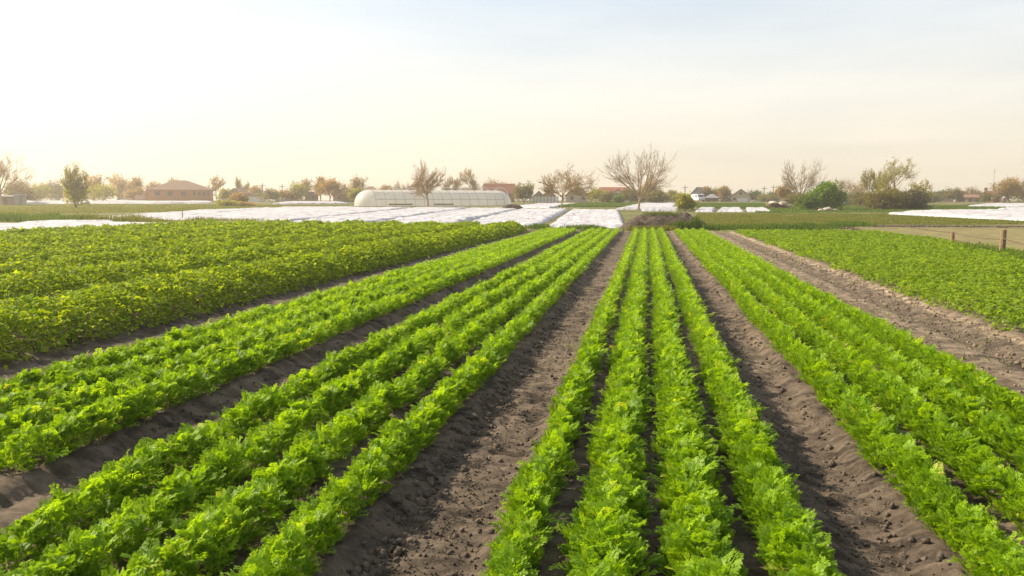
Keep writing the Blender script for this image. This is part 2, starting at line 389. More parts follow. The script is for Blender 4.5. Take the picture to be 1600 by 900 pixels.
def frond(seed, lod, th0, th1):
    """feathery carrot leaf, 1 long, growing up and arching towards +x"""
    r = np.random.default_rng(seed)
    V, Q, T = [], [], []
    def P(t):
        k = np.linspace(0, t, 12); th = th0 + (th1 - th0) * k ** 1.3
        return np.array([np.trapz(np.sin(th), k), 0, np.trapz(np.cos(th), k)])
    def tang(t):
        th = th0 + (th1 - th0) * t ** 1.3; return np.array([math.sin(th), 0, math.cos(th)])
    def rhomb(p, d, l, wd, nrm, t):
        s_ = np.cross(d, nrm); s_ /= np.linalg.norm(s_) + 1e-9
        b = len(V)
        mid = p + d * l * .5 + nrm * l * r.uniform(-.08, .12)
        V.extend([p, mid + s_ * wd, p + d * l + nrm * l * r.uniform(-.25, .08), mid - s_ * wd]); Q.append((b, b + 1, b + 2, b + 3)); T.extend([t - .06, t, t + .08, t])
    np_ = {0: 5, 1: 4, 2: 2}[lod]
    ts = np.linspace(.30, .90, np_)
    # stalk
    if lod < 2:
        pr = [P(t) for t in (0, .3, .6, .95)]
        for a, b2 in zip(pr[:-1], pr[1:]):
            b = len(V); wv = np.array([0, .012, 0]); V.extend([a - wv, a + wv, b2 + wv * .7, b2 - wv * .7]); Q.append((b, b + 1, b + 2, b + 3)); T.extend([.12] * 4)
    for i, t in enumerate(ts):
        p, tg = P(t), tang(t)
        up = np.array([-tg[2], 0, tg[0]])            # upper face of the leaf
        up = np.array([-math.cos(math.atan2(tg[0], tg[2])), 0, math.sin(math.atan2(tg[0], tg[2]))])
        ln = .42 * (1.02 - t) ** .7 + .08
        for sgn in (-1, 1):
            d = tg * r.uniform(.45, .75) + np.array([0, sgn, 0]) * r.uniform(.75, 1) + up * r.uniform(-.25, .35)
            d /= np.linalg.norm(d)
            tt = r.uniform(-.12, .12)
            if lod == 0:
                sd_ = np.cross(d, up); sd_ /= np.linalg.norm(sd_)
                for u in (.28, .52, .76):
                    for s2 in (-1, 1):
                        dd = d * .75 + sd_ * s2 * .8 + up * r.uniform(-.3, .3); dd /= np.linalg.norm(dd)
                        rhomb(p + d * ln * u, dd, ln * (.46 - .20 * u) * r.uniform(.85, 1.2), ln * .115, up, tt + r.uniform(-.06, .06))
                rhomb(p + d * ln * .1, d, ln * .95, ln * .10, up, tt)
            elif lod == 1:
                sd_ = np.cross(d, up); sd_ /= np.linalg.norm(sd_)
                for s2 in (-1, 1):
                    dd = d * .8 + sd_ * s2 * .7; dd /= np.linalg.norm(dd)
                    rhomb(p + d * ln * .3, dd, ln * .5, ln * .15, up, tt)
                rhomb(p + d * ln * .08, d, ln, ln * .11, up, tt + .05)
            else:
                rhomb(p, d, ln * 1.15, ln * .24, up, tt)
    rhomb(P(.86), tang(.95), .17, .035 if lod < 2 else .06, np.array([0, 0, 1.]) * .3 + np.array([-1, 0, 0]), .1)
    return np.array(V), np.array(Q), np.array(T)
FR = {lod: [frond(10 * lod + k, lod, a, b) for k, (a, b) in enumerate(((.05, .55), (.12, .9), (.25, 1.25), (.4, 1.55), (.15, 1.7), (.5, 1.9)))] for lod in (0, 1, 2)}

def carrot_row(x0, wid, label, seed, gap=0.0, y0=2.2, y1=40.5, hgt=.208, lump=.22):
    g_ = np.random.default_rng(seed)
    Vs, Qs, Ts, n0 = [], [], [], 0
    for lod, a, b, dens, ls in ((0, y0, 7.5, int(1800 * wid + 80), .80), (1, 7.5, 17, int(1550 * wid + 70), .90), (2, 17, y1, int(1100 * wid + 50), 1.12)):
        n = int((b - a) * dens)
        # plants stand every few centimetres; each has its own vigour
        npl = int((b - a) / .055); py = np.linspace(a, b, npl) + g_.normal(0, .012, npl); pxo = g_.normal(0, .035, npl)
        vig = .96 - lump * .5 + lump * fbm(py * 2.1, py * 0 + seed, seed, 3) + g_.normal(0, .07, npl)
        if gap:
            miss = vn(py * 1.7, py * 0 + .3, seed + 9) > 1 - gap
            vig = np.where(miss, vig * .55, vig)
        k = g_.integers(0, npl, n)
        y = py[k] + g_.normal(0, .022, n)
        wob = (fbm(y * .8, y * 0, seed + 3, 2) - .5) * .06
        u = g_.uniform(-1, 1, n); u = np.sign(u) * np.abs(u) ** .85
        vk = vig[k] * g_.uniform(.88, 1.10, n)
        top_ = hgt * vk * np.clip(1 - np.abs(u) ** 2.4, 0, 1) ** .55
        lift = np.maximum(top_ - g_.random(n) ** 1.6 * .11, 0)
        s = (.088 + .05 * g_.random(n)) * ls * np.clip(vk, .6, 1.15)
        tall = g_.random(n) < .06
        s = np.where(tall, s * 1.7, s)
        x = x0 + wob + pxo[k] * .6 + u * max(wid * .5 - .066 * ls, .055)
        z = np.maximum(lift - s * .62, .0)
        out_ = np.abs(u) > .55
        which = np.where(out_, g_.choice(6, n, p=[.04, .16, .26, .24, .16, .14]), g_.choice(6, n, p=[.24, .26, .20, .14, .10, .06]))
        az = g_.uniform(0, 2 * math.pi, n)
        lean = np.where(out_ & (g_.random(n) < .75), np.where(u > 0, 0, math.pi) + g_.normal(0, .75, n), az)
        loc = np.stack([x, y, H(x, y) + .025 + z], -1)
        tint = np.clip(.45 + .30 * (fbm(y * 1.5, x * 3, seed + 40, 3) - .5) + g_.normal(0, .19, n), .02, .88)
        yel = g_.random(n) < .013
        tint = np.where(yel, .96, tint)
        V, Q, T = place(FR[lod], which, rot_z(lean), s, loc, tint)
        Vs.append(V); Qs.append(Q + n0); Ts.append(T); n0 += len(V)
    V = np.concatenate(Vs) - np.array([x0, 0, 0])
    o = np_mesh('carrot_row', V, np.concatenate(Qs), M['carrot'], attrs={'tint': np.concatenate(Ts)}, loc=(x0, 0, 0))
    return tag(o, label, 'crop row', 'rows of carrots', 'thing')

ord_ = ['first', 'second', 'third', 'fourth']
for i, (x, wd) in enumerate(C_ROWS):
    carrot_row(x, wd, ['narrow carrot row edging the bare soil path that rises from the bottom centre', 'wide carrot row, second from the central path, in the bed running straight ahead',
                       'wide carrot row, third from the central path, in the bed running straight ahead', 'carrot row edging the right soil path, outermost of the bed running straight ahead'][i], 100 + i, 0, lump=.14)
for i, (x, wd) in enumerate(R_ROWS):
    carrot_row(x, wd, ['carrot row on the far side of the right soil path, first of its bed', 'carrot row second from the right soil path, in the right-hand bed',
                       'carrot row second from the dry tyre track, in the right-hand bed', 'carrot row lining the dry tan tyre track beside the low leafy crop'][i], 200 + i, .04, lump=.24)
for i, (x, wd) in enumerate(A_ROWS):
    carrot_row(x, wd, ['carrot row bordering the central soil path on its left side, with grey clods below', 'carrot row second from the central soil path, in the bed left of it',
                       'carrot row third from the central soil path, in the bed left of it', 'outer carrot row bordering the narrow dark path that meets the left picture edge'][i], 300 + i, .16, lump=.28)
for i, (x, wd) in enumerate(B_ROWS):
    carrot_row(x, wd, ['carrot row just beyond the narrow dark path, lowest row at the left edge', 'carrot row second beyond the narrow dark path on the left',
                       'carrot row third beyond the narrow dark path on the left', 'carrot row facing the tall leafy crop across a strip of dark soil'][i], 400 + i, .05, y0=4.0, lump=.24)

# broad leaves: a folded pointed blade, and a three-part leaf
def blade(seed, kind):
    r = np.random.default_rng(seed); V, Q, T = [], [], []
    def lf(o, d, l, wd, up):
        s_ = np.cross(d, up); b = len(V); fold = up * wd * .35
        V.extend([o, o + d * l * .45 + s_ * wd + fold, o + d * l - up * l * .18, o + d * l * .5, o + d * l * .45 - s_ * wd + fold])
        Q.extend([(b, b + 1, b + 2, b + 3), (b, b + 3, b + 2, b + 4)]); T.extend([-.05, 0, .05, .03, 0])
    up = np.array([0, 0, 1.])
    if kind == 'single': lf(np.zeros(3), np.array([1., 0, 0]), 1, .36, up)
    else:
        for a in (-1.1, 0, 1.1):
            d = np.array([math.cos(a), math.sin(a), r.uniform(-.15, .2)]); d /= np.linalg.norm(d)
            lf(d * .08, d, 1 if a == 0 else .8, .30, up)
    return np.array(V), np.array(Q), np.array(T)
BL = [blade(1, 'single'), blade(2, 'tri'), blade(3, 'tri')]
def tilt_rots(n, g_, tmax, lean=None):
    az = g_.uniform(0, 2 * math.pi, n); t = np.abs(g_.normal(0, tmax, n)) * np.sign(g_.random(n) - .35)
    c, s = np.cos(t), np.sin(t); z = np.zeros(n); o = np.ones(n)
    Ry = np.stack([np.stack([c, z, s], -1), np.stack([z, o, z], -1), np.stack([-s, z, c], -1)], -2)
    rl = g_.normal(0, .35, n); c, s = np.cos(rl), np.sin(rl)
    Rx = np.stack([np.stack([o, z, z], -1), np.stack([z, c, -s], -1), np.stack([z, s, c], -1)], -2)
    return rot_z(az) @ Ry @ Rx
def leafy_row(x0, x1, y0, y1, label, seed, hgt=.47):
    """a tall leafy bed: leaves sit on a bumpy rounded hull and hang down its flanks"""
    g_ = np.random.default_rng(seed); wd = x1 - x0; xc = (x0 + x1) / 2
    Vs, Qs, Ts, n0 = [], [], [], 0
    D0 = abs(xc) * .95
    for a, b, dens, ls in ((y0, 14, 900, .056), (14, 26, 620, .070), (26, y1, 340, .094)):
        if b <= a or b <= y0: continue
        a = max(a, y0)
        n = int((b - a) * wd * 1.35 * dens)
        y = g_.uniform(a, b, n); u = g_.uniform(-1, 1, n)
        e = np.abs(u)
        bump = .70 + .55 * fbm((xc + u * wd / 2) * 2.2, y * 2.2, seed, 3)
        # two ridges in a bed
        hull = hgt * bump * np.clip(1 - e ** 2.3, 0, 1) ** .8
        depth = g_.random(n) ** 1.8
        z = hull * (1 - .65 * depth)
        x = xc + u * wd / 2 * (1 + .06 * g_.normal(size=n))
        rots = tilt_rots(n, g_, .55)
        s = ls * g_.uniform(.7, 1.3, n)
        loc = np.stack([x, y, H(x, y) + .03 + z + g_.normal(0, .015, n)], -1)
        tint = np.clip(.42 + .3 * (fbm(x * 3, y * 3, seed + 5, 3) - .5) + g_.normal(0, .2, n), 0, 1)
        V, Q, T = place(BL, g_.integers(0, 3, n), rots, s, loc, tint)
        Vs.append(V); Qs.append(Q + n0); Ts.append(T); n0 += len(V)
    V = np.concatenate(Vs) - np.array([xc, 0, 0])
    o = np_mesh('leafy_crop_row', V, np.concatenate(Qs), M['leafy'], attrs={'tint': np.concatenate(Ts)}, loc=(xc, 0, 0))
    return tag(o, label, 'crop row', 'tall leafy crop rows', 'thing')
count_words = ['nearest tall leafy green row, its dark flank facing the narrow strip of soil', 'tall leafy row directly behind the nearest leafy row', 'third tall leafy row counted from the strip of soil',
               'fourth tall leafy row counted from the strip of soil', 'fifth tall leafy row counted from the strip of soil', 'sixth tall leafy row counted from the strip of soil',
               'seventh tall leafy row counted from the strip of soil', 'eighth leafy row counted from the strip of soil', 'ninth leafy row counted from the strip of soil',
               'tenth leafy row counted from the strip of soil', 'third leafy row from the white cover at the left edge', 'leafy row next to the outermost one at the left edge', 'outermost leafy row, in front of the white cover at the left edge']
for i in range(9):
    xr = -6.15 - i * 2.08
    ylim = 41.5
    ystart = max(6.0, -xr * 1.18 - 1.5)
    if ylim - ystart < 1: continue
    leafy_row(xr - 1.60, xr, ystart, ylim, count_words[i], 500 + i)

# low leafy crop on the right: a dense carpet nobody could count
def low_crop():
    g_ = np.random.default_rng(77); Vs, Qs, Ts, n0 = [], [], [], 0
    for a, b, dens, ls in ((5.5, 14, 760, .047), (14, 25, 520, .060), (25, 41.5, 320, .078)):
        n = int((b - a) * 6.7 * dens)
        y = g_.uniform(a, b, n); x = 4.35 + 6.6 * g_.random(n) + (fbm(y * 1.5, y * 0, 5, 2) - .5) * .22
        rowm = .5 + .5 * np.cos((x - 4.5) / .36 * 2 * math.pi)
        keep = g_.random(n) < .55 + .45 * rowm
        x, y, rowm = x[keep], y[keep], rowm[keep]; n = len(x)
        hh = (.10 + .10 * fbm(x * 2.4, y * 2.4, 6, 3)) * (.6 + .4 * rowm) * sstep(4.25, 4.55, x)
        z = hh * (1 - .6 * g_.random(n) ** 1.8)
        loc = np.stack([x, y, H(x, y) + .03 + z], -1)
        tint = np.clip(.45 + .35 * (fbm(x * 2, y * 2, 15, 3) - .5) + g_.normal(0, .2, n), 0, 1)
        V, Q, T = place(BL, g_.integers(0, 3, n), tilt_rots(n, g_, .5), ls * g_.uniform(.7, 1.35, n), loc, tint)
        Vs.append(V); Qs.append(Q + n0); Ts.append(T); n0 += len(V)
    o = np_mesh('low_leafy_crop', np.concatenate(Vs), np.concatenate(Qs), M['lowcrop'], attrs={'tint': np.concatenate(Ts)})
    tag(o, 'dense low carpet of broad green leaves beside the dry tyre track', 'crop', kind='stuff')
low_crop()

# ------------------------------------------------------------------ grass
def grass(name, m, pts, hts, wid, label, seed, cat='grass', lean=.35):
    g_ = np.random.default_rng(seed); n = len(pts)
    az = g_.uniform(0, 2 * math.pi, n); d = np.stack([np.cos(az), np.sin(az), np.zeros(n)], -1)
    b = g_.uniform(0, 2 * math.pi, n); e = np.stack([np.cos(b), np.sin(b), np.zeros(n)], -1) * (hts * lean * g_.random(n))[:, None]
    up = np.zeros((n, 3)); up[:, 2] = hts
    wv = d * (wid * g_.uniform(.6, 1.3, n))[:, None]
    V = np.stack([pts - wv, pts + wv, pts + up + e + wv * .15, pts + up + e - wv * .15], 1).reshape(-1, 3)
    Q = np.arange(4 * n).reshape(n, 4)
    t = np.clip(.45 + .4 * (fbm(pts[:, 0] * .7, pts[:, 1] * .7, seed, 3) - .5) + g_.normal(0, .2, n), 0, 1)
    o = np_mesh(name, V, Q, m, attrs={'tint': np.repeat(t, 4)})
    return tag(o, label, cat, kind='stuff')
def in_quad(n, c, g_):
    """random ground points in a quad given by four photo pixels' ground points"""
    c = np.array([p[:2] for p in c]); u, v = g_.random(n), g_.random(n)
    P = (c[0] * (1 - u)[:, None] + c[1] * u[:, None]) * (1 - v)[:, None] + (c[3] * (1 - u)[:, None] + c[2] * u[:, None]) * v[:, None]
    return np.column_stack([P, H(P[:, 0], P[:, 1])])
def along(pix, n, wid, g_):
    P = np.array([G(*p)[:2] for p in pix]); seg = g_.integers(0, len(P) - 1, n)
    ln = np.linalg.norm(np.diff(P, axis=0), axis=1); seg = g_.choice(len(P) - 1, n, p=ln / ln.sum())
    u = g_.random(n)[:, None]; Q = P[seg] * (1 - u) + P[seg + 1] * u + g_.normal(0, wid, (n, 2))
    return np.column_stack([Q, H(Q[:, 0], Q[:, 1])])
g_ = np.random.default_rng(21)
p = in_quad(90000, [G(1075, 351), G(1640, 351), G(1640, 334.5), G(1090, 334)], g_)
p = p[(fbm(p[:, 0] * .5, p[:, 1] * .5, 2, 3) > .33)]
grass('meadow_grass', M['dry_grass'], p, g_.uniform(.03, .10, len(p)), .05, 'short brown and green grass of the level field beyond the crops', 22)
p = in_quad(34000, [G(1180, 333), G(1640, 331), G(1640, 320.5), G(1180, 322)], g_)
grass('pasture_grass', M['grass'], p, g_.uniform(.06, .2, len(p)), .08, 'green grass around the bushes and the debris heap', 23)
p = in_quad(40000, [G(-60, 336), G(330, 330), G(560, 321), G(-60, 317.5)], g_)
grass('dry_meadow_grass', M['dry_grass'], p, g_.uniform(.05, .16, len(p)), .09, 'dry yellow brown grass of the meadow between white covers and village', 24)
p = along([(-60, 346), (60, 345.5), (125, 347.5)], 9000, .7, g_)
grass('bank_grass', M['grass'], p, g_.uniform(.25, .65, len(p)) * (.6 + .6 * vn(p[:, 0] * .6, p[:, 1] * .6, 3)), .03, 'tall grass on the low bank between the white covers', 25)
p = along([(110, 347), (200, 347.5), (300, 349), (400, 350)], 6000, .55, g_)
grass('bank_weeds', M['dry_grass'], p, g_.uniform(.15, .60, len(p)) * (.35 + .9 * vn(p[:, 0] * .5, p[:, 1] * .5, 6)), .03, 'rusty weeds along the narrow bank between white covers', 26)
p = along([(1085, 357.5), (1150, 358.8), (1210, 359), (1260, 358), (1340, 354)], 24000, .45, g_)
grass('margin_grass', M['grass'], p, g_.uniform(.10, .36, len(p)) * (.35 + .9 * vn(p[:, 0] * .9, p[:, 1] * .9, 9)), .022, 'dark green grass strip along the far end of the beds', 27)
p = along([(830, 357), (880, 358), (930, 358.5), (985, 358.5)], 5000, .35, g_)
grass('headland_weeds', M['grass'], p, g_.uniform(.05, .32, len(p)) * sstep(.3, .7, vn(p[:, 0] * 1.2, p[:, 1], 4)), .02, 'weeds between the bed ends and the white covers', 28)
p = along([(1510, 391), (1552, 400), (1600, 408), (1640, 416)], 2600, .22, g_)
grass('fence_grass', M['grass'], p, g_.uniform(.06, .30, len(p)), .012, 'long grass growing at the foot of the fence posts', 29)
p = in_quad(30000, [G(870, 323.5), G(975, 324), G(1010, 319), G(905, 318.5)], g_)
grass('far_green_crop', M['grass'], p, g_.uniform(.15, .35, len(p)), .07, 'bright green plot between the tree and the red roofed house', 30, cat='crop')
p = in_quad(26000, [G(1090, 326), G(1200, 326), G(1195, 318.8), G(1085, 318.8)], g_)
grass('far_green_plot', M['grass'], p, g_.uniform(.15, .35, len(p)), .07, 'green plot in front of the beige gabled house', 31, cat='crop')
# small weeds in the soil paths
p = np.column_stack([np.concatenate([g_.normal(c, .03, 14) for c in g_.uniform(-1.1, 1.1, 26)]), np.concatenate([g_.normal(c, .03, 14) for c in g_.uniform(3.2, 18, 26)])])
sel = ((p[:, 0] > -1.08) & (p[:, 0] < -.75)) | ((p[:, 0] > .92) & (p[:, 0] < 1.1))
q = np.column_stack([g_.uniform(3.1, 4.2, 500), g_.uniform(8, 34, 500)]); q = np.repeat(q[::4], 4, 0) + g_.normal(0, .05, (500, 2))
p = np.concatenate([p[sel], q]); p = np.column_stack([p, np.full(len(p), -.05)])
grass('path_weeds', M['grass'], p, g_.uniform(.03, .09, len(p)), .008, 'little weeds sprouting in the soil paths', 32, lean=.9)

# soil clods on path edges and tyre track
def clods(name, m, pos, sizes, label, seed):
    g_ = np.random.default_rng(seed)
    import bmesh
    bm = bmesh.new(); bmesh.ops.create_icosphere(bm, subdivisions=1, radius=1); bm.verts.ensure_lookup_table()
    TV = np.array([v.co[:] for v in bm.verts]); TF = np.array([[v.index for v in f.verts] for f in bm.faces]); bm.free()
    n = len(pos)
    A = TV[None] * (1 + g_.uniform(-.32, .32, (n, len(TV), 1)))
    A = A * (sizes[:, None] * g_.uniform(.6, 1.2, (n, 3)))[:, None, :]
    A = np.einsum('nij,nvj->nvi', rot_rand(n, g_), A) + pos[:, None]
    F_ = (TF[None] + (np.arange(n) * len(TV))[:, None, None]).reshape(-1, 3)
    o = np_mesh(name, A.reshape(-1, 3), F_, m, smooth=False)
    return tag(o, label, 'soil clods', kind='stuff')
g_ = np.random.default_rng(5)
def clod_pos(xc, sd, n, y0=2.6, y1=30, z=-.02):
    y = y0 * (y1 / y0) ** g_.random(n); x = g_.normal(xc, sd, n)
    return np.column_stack([x, y, H(x, y) + soil_h(x, y) + .004])
P_ = np.concatenate([clod_pos(-1.16, .055, 700), clod_pos(-.80, .06, 350), clod_pos(1.08, .12, 300), clod_pos(1.22, .05, 500), clod_pos(-3.3, .1, 400, 5), clod_pos(-1.0, .14, 300), clod_pos(-3.1, .15, 300, 5)])
Pb = clod_pos(-1.20, .05, 260, 2.8, 14)
clods('shoulder_clods', M['clod'], Pb, g_.uniform(.010, .030, len(Pb)), 'larger grey clods on the sloping side of the bed left of the central path', 12)
clods('soil_clods', M['clod'], P_, g_.uniform(.004, .012, len(P_)) * (.8 + 2.2 * g_.random(len(P_)) ** 5), 'crumbly soil clods along the edges of the carrot beds', 8)
P_ = np.concatenate([clod_pos(-.98, .15, 2600, 2.6, 16), clod_pos(1.0, .09, 1600, 2.8, 16), clod_pos(-3.15, .14, 1500, 4.5, 18), clod_pos(.05, .30, 800, 2.8, 9), clod_pos(-2.0, .5, 1500, 3.4, 10)])
clods('soil_crumbs', M['clod'], P_, g_.uniform(.003, .008, len(P_)) * (.7 + 1.2 * g_.random(len(P_)) ** 4), 'fine soil crumbs scattered over the paths between carrot beds', 11)
P_ = np.concatenate([clod_pos(3.05, .12, 700, 5), clod_pos(3.85, .12, 900, 6), clod_pos(4.2, .06, 500, 6), clod_pos(3.5, .2, 300, 5)])
clods('dry_clods', M['clod_dry'], P_, g_.uniform(.008, .022, len(P_)) * (.7 + 1.2 * g_.random(len(P_)) ** 4), 'dry tan clods along the tyre track', 9)

P_ = np.concatenate([along([(1285, 354.5), (1400, 354.2), (1520, 355), (1640, 356)], 1500, .22, g_), along([(1300, 356), (1340, 358.5), (1400, 366), (1470, 378)], 900, .16, g_)])
P_[:, 2] += .02
clods('plot_edge_clods', M['clod'], P_, g_.uniform(.02, .10, len(P_)), 'dark broken soil along the edges of the tan plot', 10)

# ------------------------------------------------------------------ white fleece covers over beds
def fleece(a, b, c, d, label, seed, h=.21, ridges=4, nu=110, nv=150, group='white fleece covers'):
    """corners on the ground: near left, near right, far right, far left"""
    a, b, c, d = [np.array(p[:2]) for p in (a, b, c, d)]
    u, v = np.meshgrid(np.linspace(0, 1, nu), np.linspace(0, 1, nv))
    P = (a * (1 - u)[..., None] + b * u[..., None]) * (1 - v)[..., None] + (d * (1 - u)[..., None] + c * u[..., None]) * v[..., None]
    x, y = P[..., 0], P[..., 1]
    W_, L_ = np.linalg.norm(b - a), np.linalg.norm(d - a)
    eu = sstep(0, .45 / max(W_, 1), np.minimum(u, 1 - u)); ev = sstep(0, .6 / max(L_, 1), np.minimum(v, 1 - v))
    z = h * eu * ev * (.72 + .14 * np.abs(np.sin(u * math.pi * ridges)) ** .7 + .5 * (fbm(x * .35, y * .35, seed, 3) - .5)) + .13 * (fbm(x * 1.1, y * .6, seed + 3, 4) - .5) * eu + .07 * (fbm(x * 3.2, y * .35, seed + 6, 3) - .5) * eu
    # ragged hem
    hem = 1 - eu * ev
    x = x + hem * .25 * (fbm(u * 9, v * 30, seed + 1, 2) - .5); y = y + hem * .5 * (fbm(u * 12, v * 9, seed + 2, 2) - .5)
    z = z + H(x, y) + .02 + np.where(np.hypot(x, y) > 60, .07, 0) - .13 * (1 - sstep(0, .5, eu * ev))
    cx, cy = x.mean(), y.mean()
    idx = np.arange(u.size).reshape(u.shape)
    Q = np.stack([idx[:-1, :-1], idx[:-1, 1:], idx[1:, 1:], idx[1:, :-1]], -1).reshape(-1, 4)
    o = np_mesh('fleece_cover', np.stack([x - cx, y - cy, z], -1).reshape(-1, 3), Q, M['fleece'], loc=(cx, cy, 0), smooth=True)
    return tag(o, label, 'crop cover', group)
def XY(x, y): return (x, y)
fleece(XY(-5.9, 46.5), XY(-1.0, 46.5), XY(-3.2, 97), XY(-9.2, 97), 'white fleece cover ending at the soil mound', 1)
fleece(XY(-11.4, 46), XY(-6.25, 46.4), XY(-9.7, 102), XY(-16.2, 102), 'white fleece cover, second from the soil mound', 2)
fleece(XY(-17.2, 45), XY(-11.8, 45.6), XY(-16.8, 108), XY(-24, 108), 'white fleece cover running towards the leaning tree, third from the soil mound', 3)
fleece(XY(-22.8, 44.2), XY(-17.6, 45), XY(-24.7, 112), XY(-32.5, 112), 'white fleece cover aimed at the greenhouse middle, fourth from the soil mound', 4)
fleece(XY(-28, 46.5), XY(-23.2, 44), XY(-33.2, 112), XY(-41, 108), 'white fleece cover aimed at the rounded greenhouse end, fifth from the soil mound', 5)
fleece(G(225, 346.5), G(395, 350.5), G(560, 325), G(440, 325.5), 'long white fleece cover behind the rusty bank weeds, left of the greenhouse', 6)
fleece(G(108, 346), G(222, 346.8), G(438, 326), G(300, 332), 'white fleece cover behind the bank, beside the dry meadow', 7)
fleece(XY(-38, 20), XY(-25.4, 20), XY(-25.3, 45), XY(-40, 51), 'white fleece cover in front of the grassy bank at the left edge', 8, ridges=2)
fleece(G(30, 319.5), G(330, 318), G(335, 314.3), G(40, 313), 'long thin white cover in front of the brick house', 9, ridges=1, h=.35)
fleece(G(425, 319.5), G(545, 318.5), G(530, 315.6), G(445, 316), 'thin white cover in front of the brown roofed cottages, left of the greenhouse', 10, ridges=1)
fleece(G(860, 325.5), G(800, 324), G(840, 319.5), G(905, 319), 'white cover behind the little brown heap, by the white fence', 11, ridges=2)
fleece(G(960, 328), G(1052, 328), G(1058, 319), G(1000, 319), 'ridged white cover behind the tall bare tree', 12, ridges=3)
fleece(G(1000, 330), G(1064, 330), G(1062, 325.5), G(1030, 326), 'small white cover beside the yellow green bush', 13, ridges=2)
for (a, b, c, d, lb, sd_) in ((1084, 1116, 1120, 1092, 'short white cover between the yellow green bush and the green plot', 14), (1119, 1164, 1158, 1126, 'short white cover in the middle below the green plot', 15), (1167, 1208, 1196, 1164, 'short white cover next to the debris heap', 16)):
    fleece(G(a, 331.3), G(b, 331.3), G(c, 325.5), G(d, 325.5), lb, sd_, ridges=2, nu=30, nv=30, h=.13)
fleece(G(1385, 335.5), G(1640, 348.5), G(1640, 330), G(1450, 331), 'broad white cover at the right edge behind the tan plot', 17, ridges=5)
fleece(G(1510, 323.2), G(1640, 324.5), G(1640, 319), G(1540, 319.5), 'distant white cover in front of the farmhouse with the green door', 18, ridges=2)
fleece(G(1556, 328.3), G(1640, 329), G(1640, 326.4), G(1575, 326.2), 'narrow white cover between the broad one and the distant one', 19, ridges=1)

# tan ploughed plot on the right
def plot():
    nx_, ny_ = 420, 120
    u, v = np.meshgrid(np.linspace(0, 1, nx_), np.linspace(0, 1, ny_))
    x = 11.2 + u * 40; y = 14 + v * 33.5 + u * 1.5
    z = H(x, y) + .03 + -.10 * np.exp(-((x / 1.6 - np.round(x / 1.6)) / .11) ** 2) + .10 + .03 * (fbm(x * 1.5, y * 1.5, 4, 3) - .5)
    idx = np.arange(u.size).reshape(u.shape)
    Q = np.stack([idx[:-1, :-1], idx[:-1, 1:], idx[1:, 1:], idx[1:, :-1]], -1).reshape(-1, 4)
    m = mat('tan_seedbed', (.20, .17, .068), (.15, .135, .05), .95, .9, .5, bscale=14)
    t_ = m.node_tree; b_ = t_.nodes['Principled BSDF']; src = b_.inputs['Base Color'].links[0].from_socket
    fa = t_.nodes.new('ShaderNodeAttribute'); fa.attribute_name = 'furrow'
    mx = t_.nodes.new('ShaderNodeMixRGB'); mx.inputs['Color2'].default_value = (.085, .062, .04, 1)
    t_.links.new(fa.outputs['Fac'], mx.inputs['Fac']); t_.links.new(src, mx.inputs['Color1']); t_.links.new(mx.outputs['Color'], b_.inputs['Base Color'])
    fur = np.exp(-((x / 1.6 - np.round(x / 1.6)) / .13) ** 2) * (.3 + .7 * fbm(x * .7, y * .8, 19, 3)) + (v > .93) * .55 * fbm(x * .8, y * 2, 23, 3)
    o = np_mesh('ploughed_field', np.stack([x, y, z], -1).reshape(-1, 3), Q, m, smooth=True, attrs={'furrow': np.clip(fur, 0, 1).ravel()})
    tag(o, kind='structure')
plot()

# ------------------------------------------------------------------ trees and bushes
def seg_tubes(P0, P1, R0, R1, n=4):
    d = P1 - P0; ln = np.linalg.norm(d, axis=1)[:, None] + 1e-9; d = d / ln
    ref = np.where(np.abs(d[:, 2:3]) > .9, np.array([[1., 0, 0]]), np.array([[0, 0, 1.]]))
    a = np.cross(d, ref); a /= np.linalg.norm(a, axis=1)[:, None]; b = np.cross(d, a)
    ang = np.arange(n) * 2 * math.pi / n
    ring = np.cos(ang)[None, :, None] * a[:, None] + np.sin(ang)[None, :, None] * b[:, None]
    V = np.concatenate([P0[:, None] + ring * R0[:, None, None], P1[:, None] + ring * R1[:, None, None]], 1)
    k = np.arange(n); Fq = np.stack([k, (k + 1) % n, (k + 1) % n + n, k + n], -1)
    Q = (Fq[None] + (np.arange(len(P0)) * 2 * n)[:, None, None]).reshape(-1, 4)
    return V.reshape(-1, 3), Q
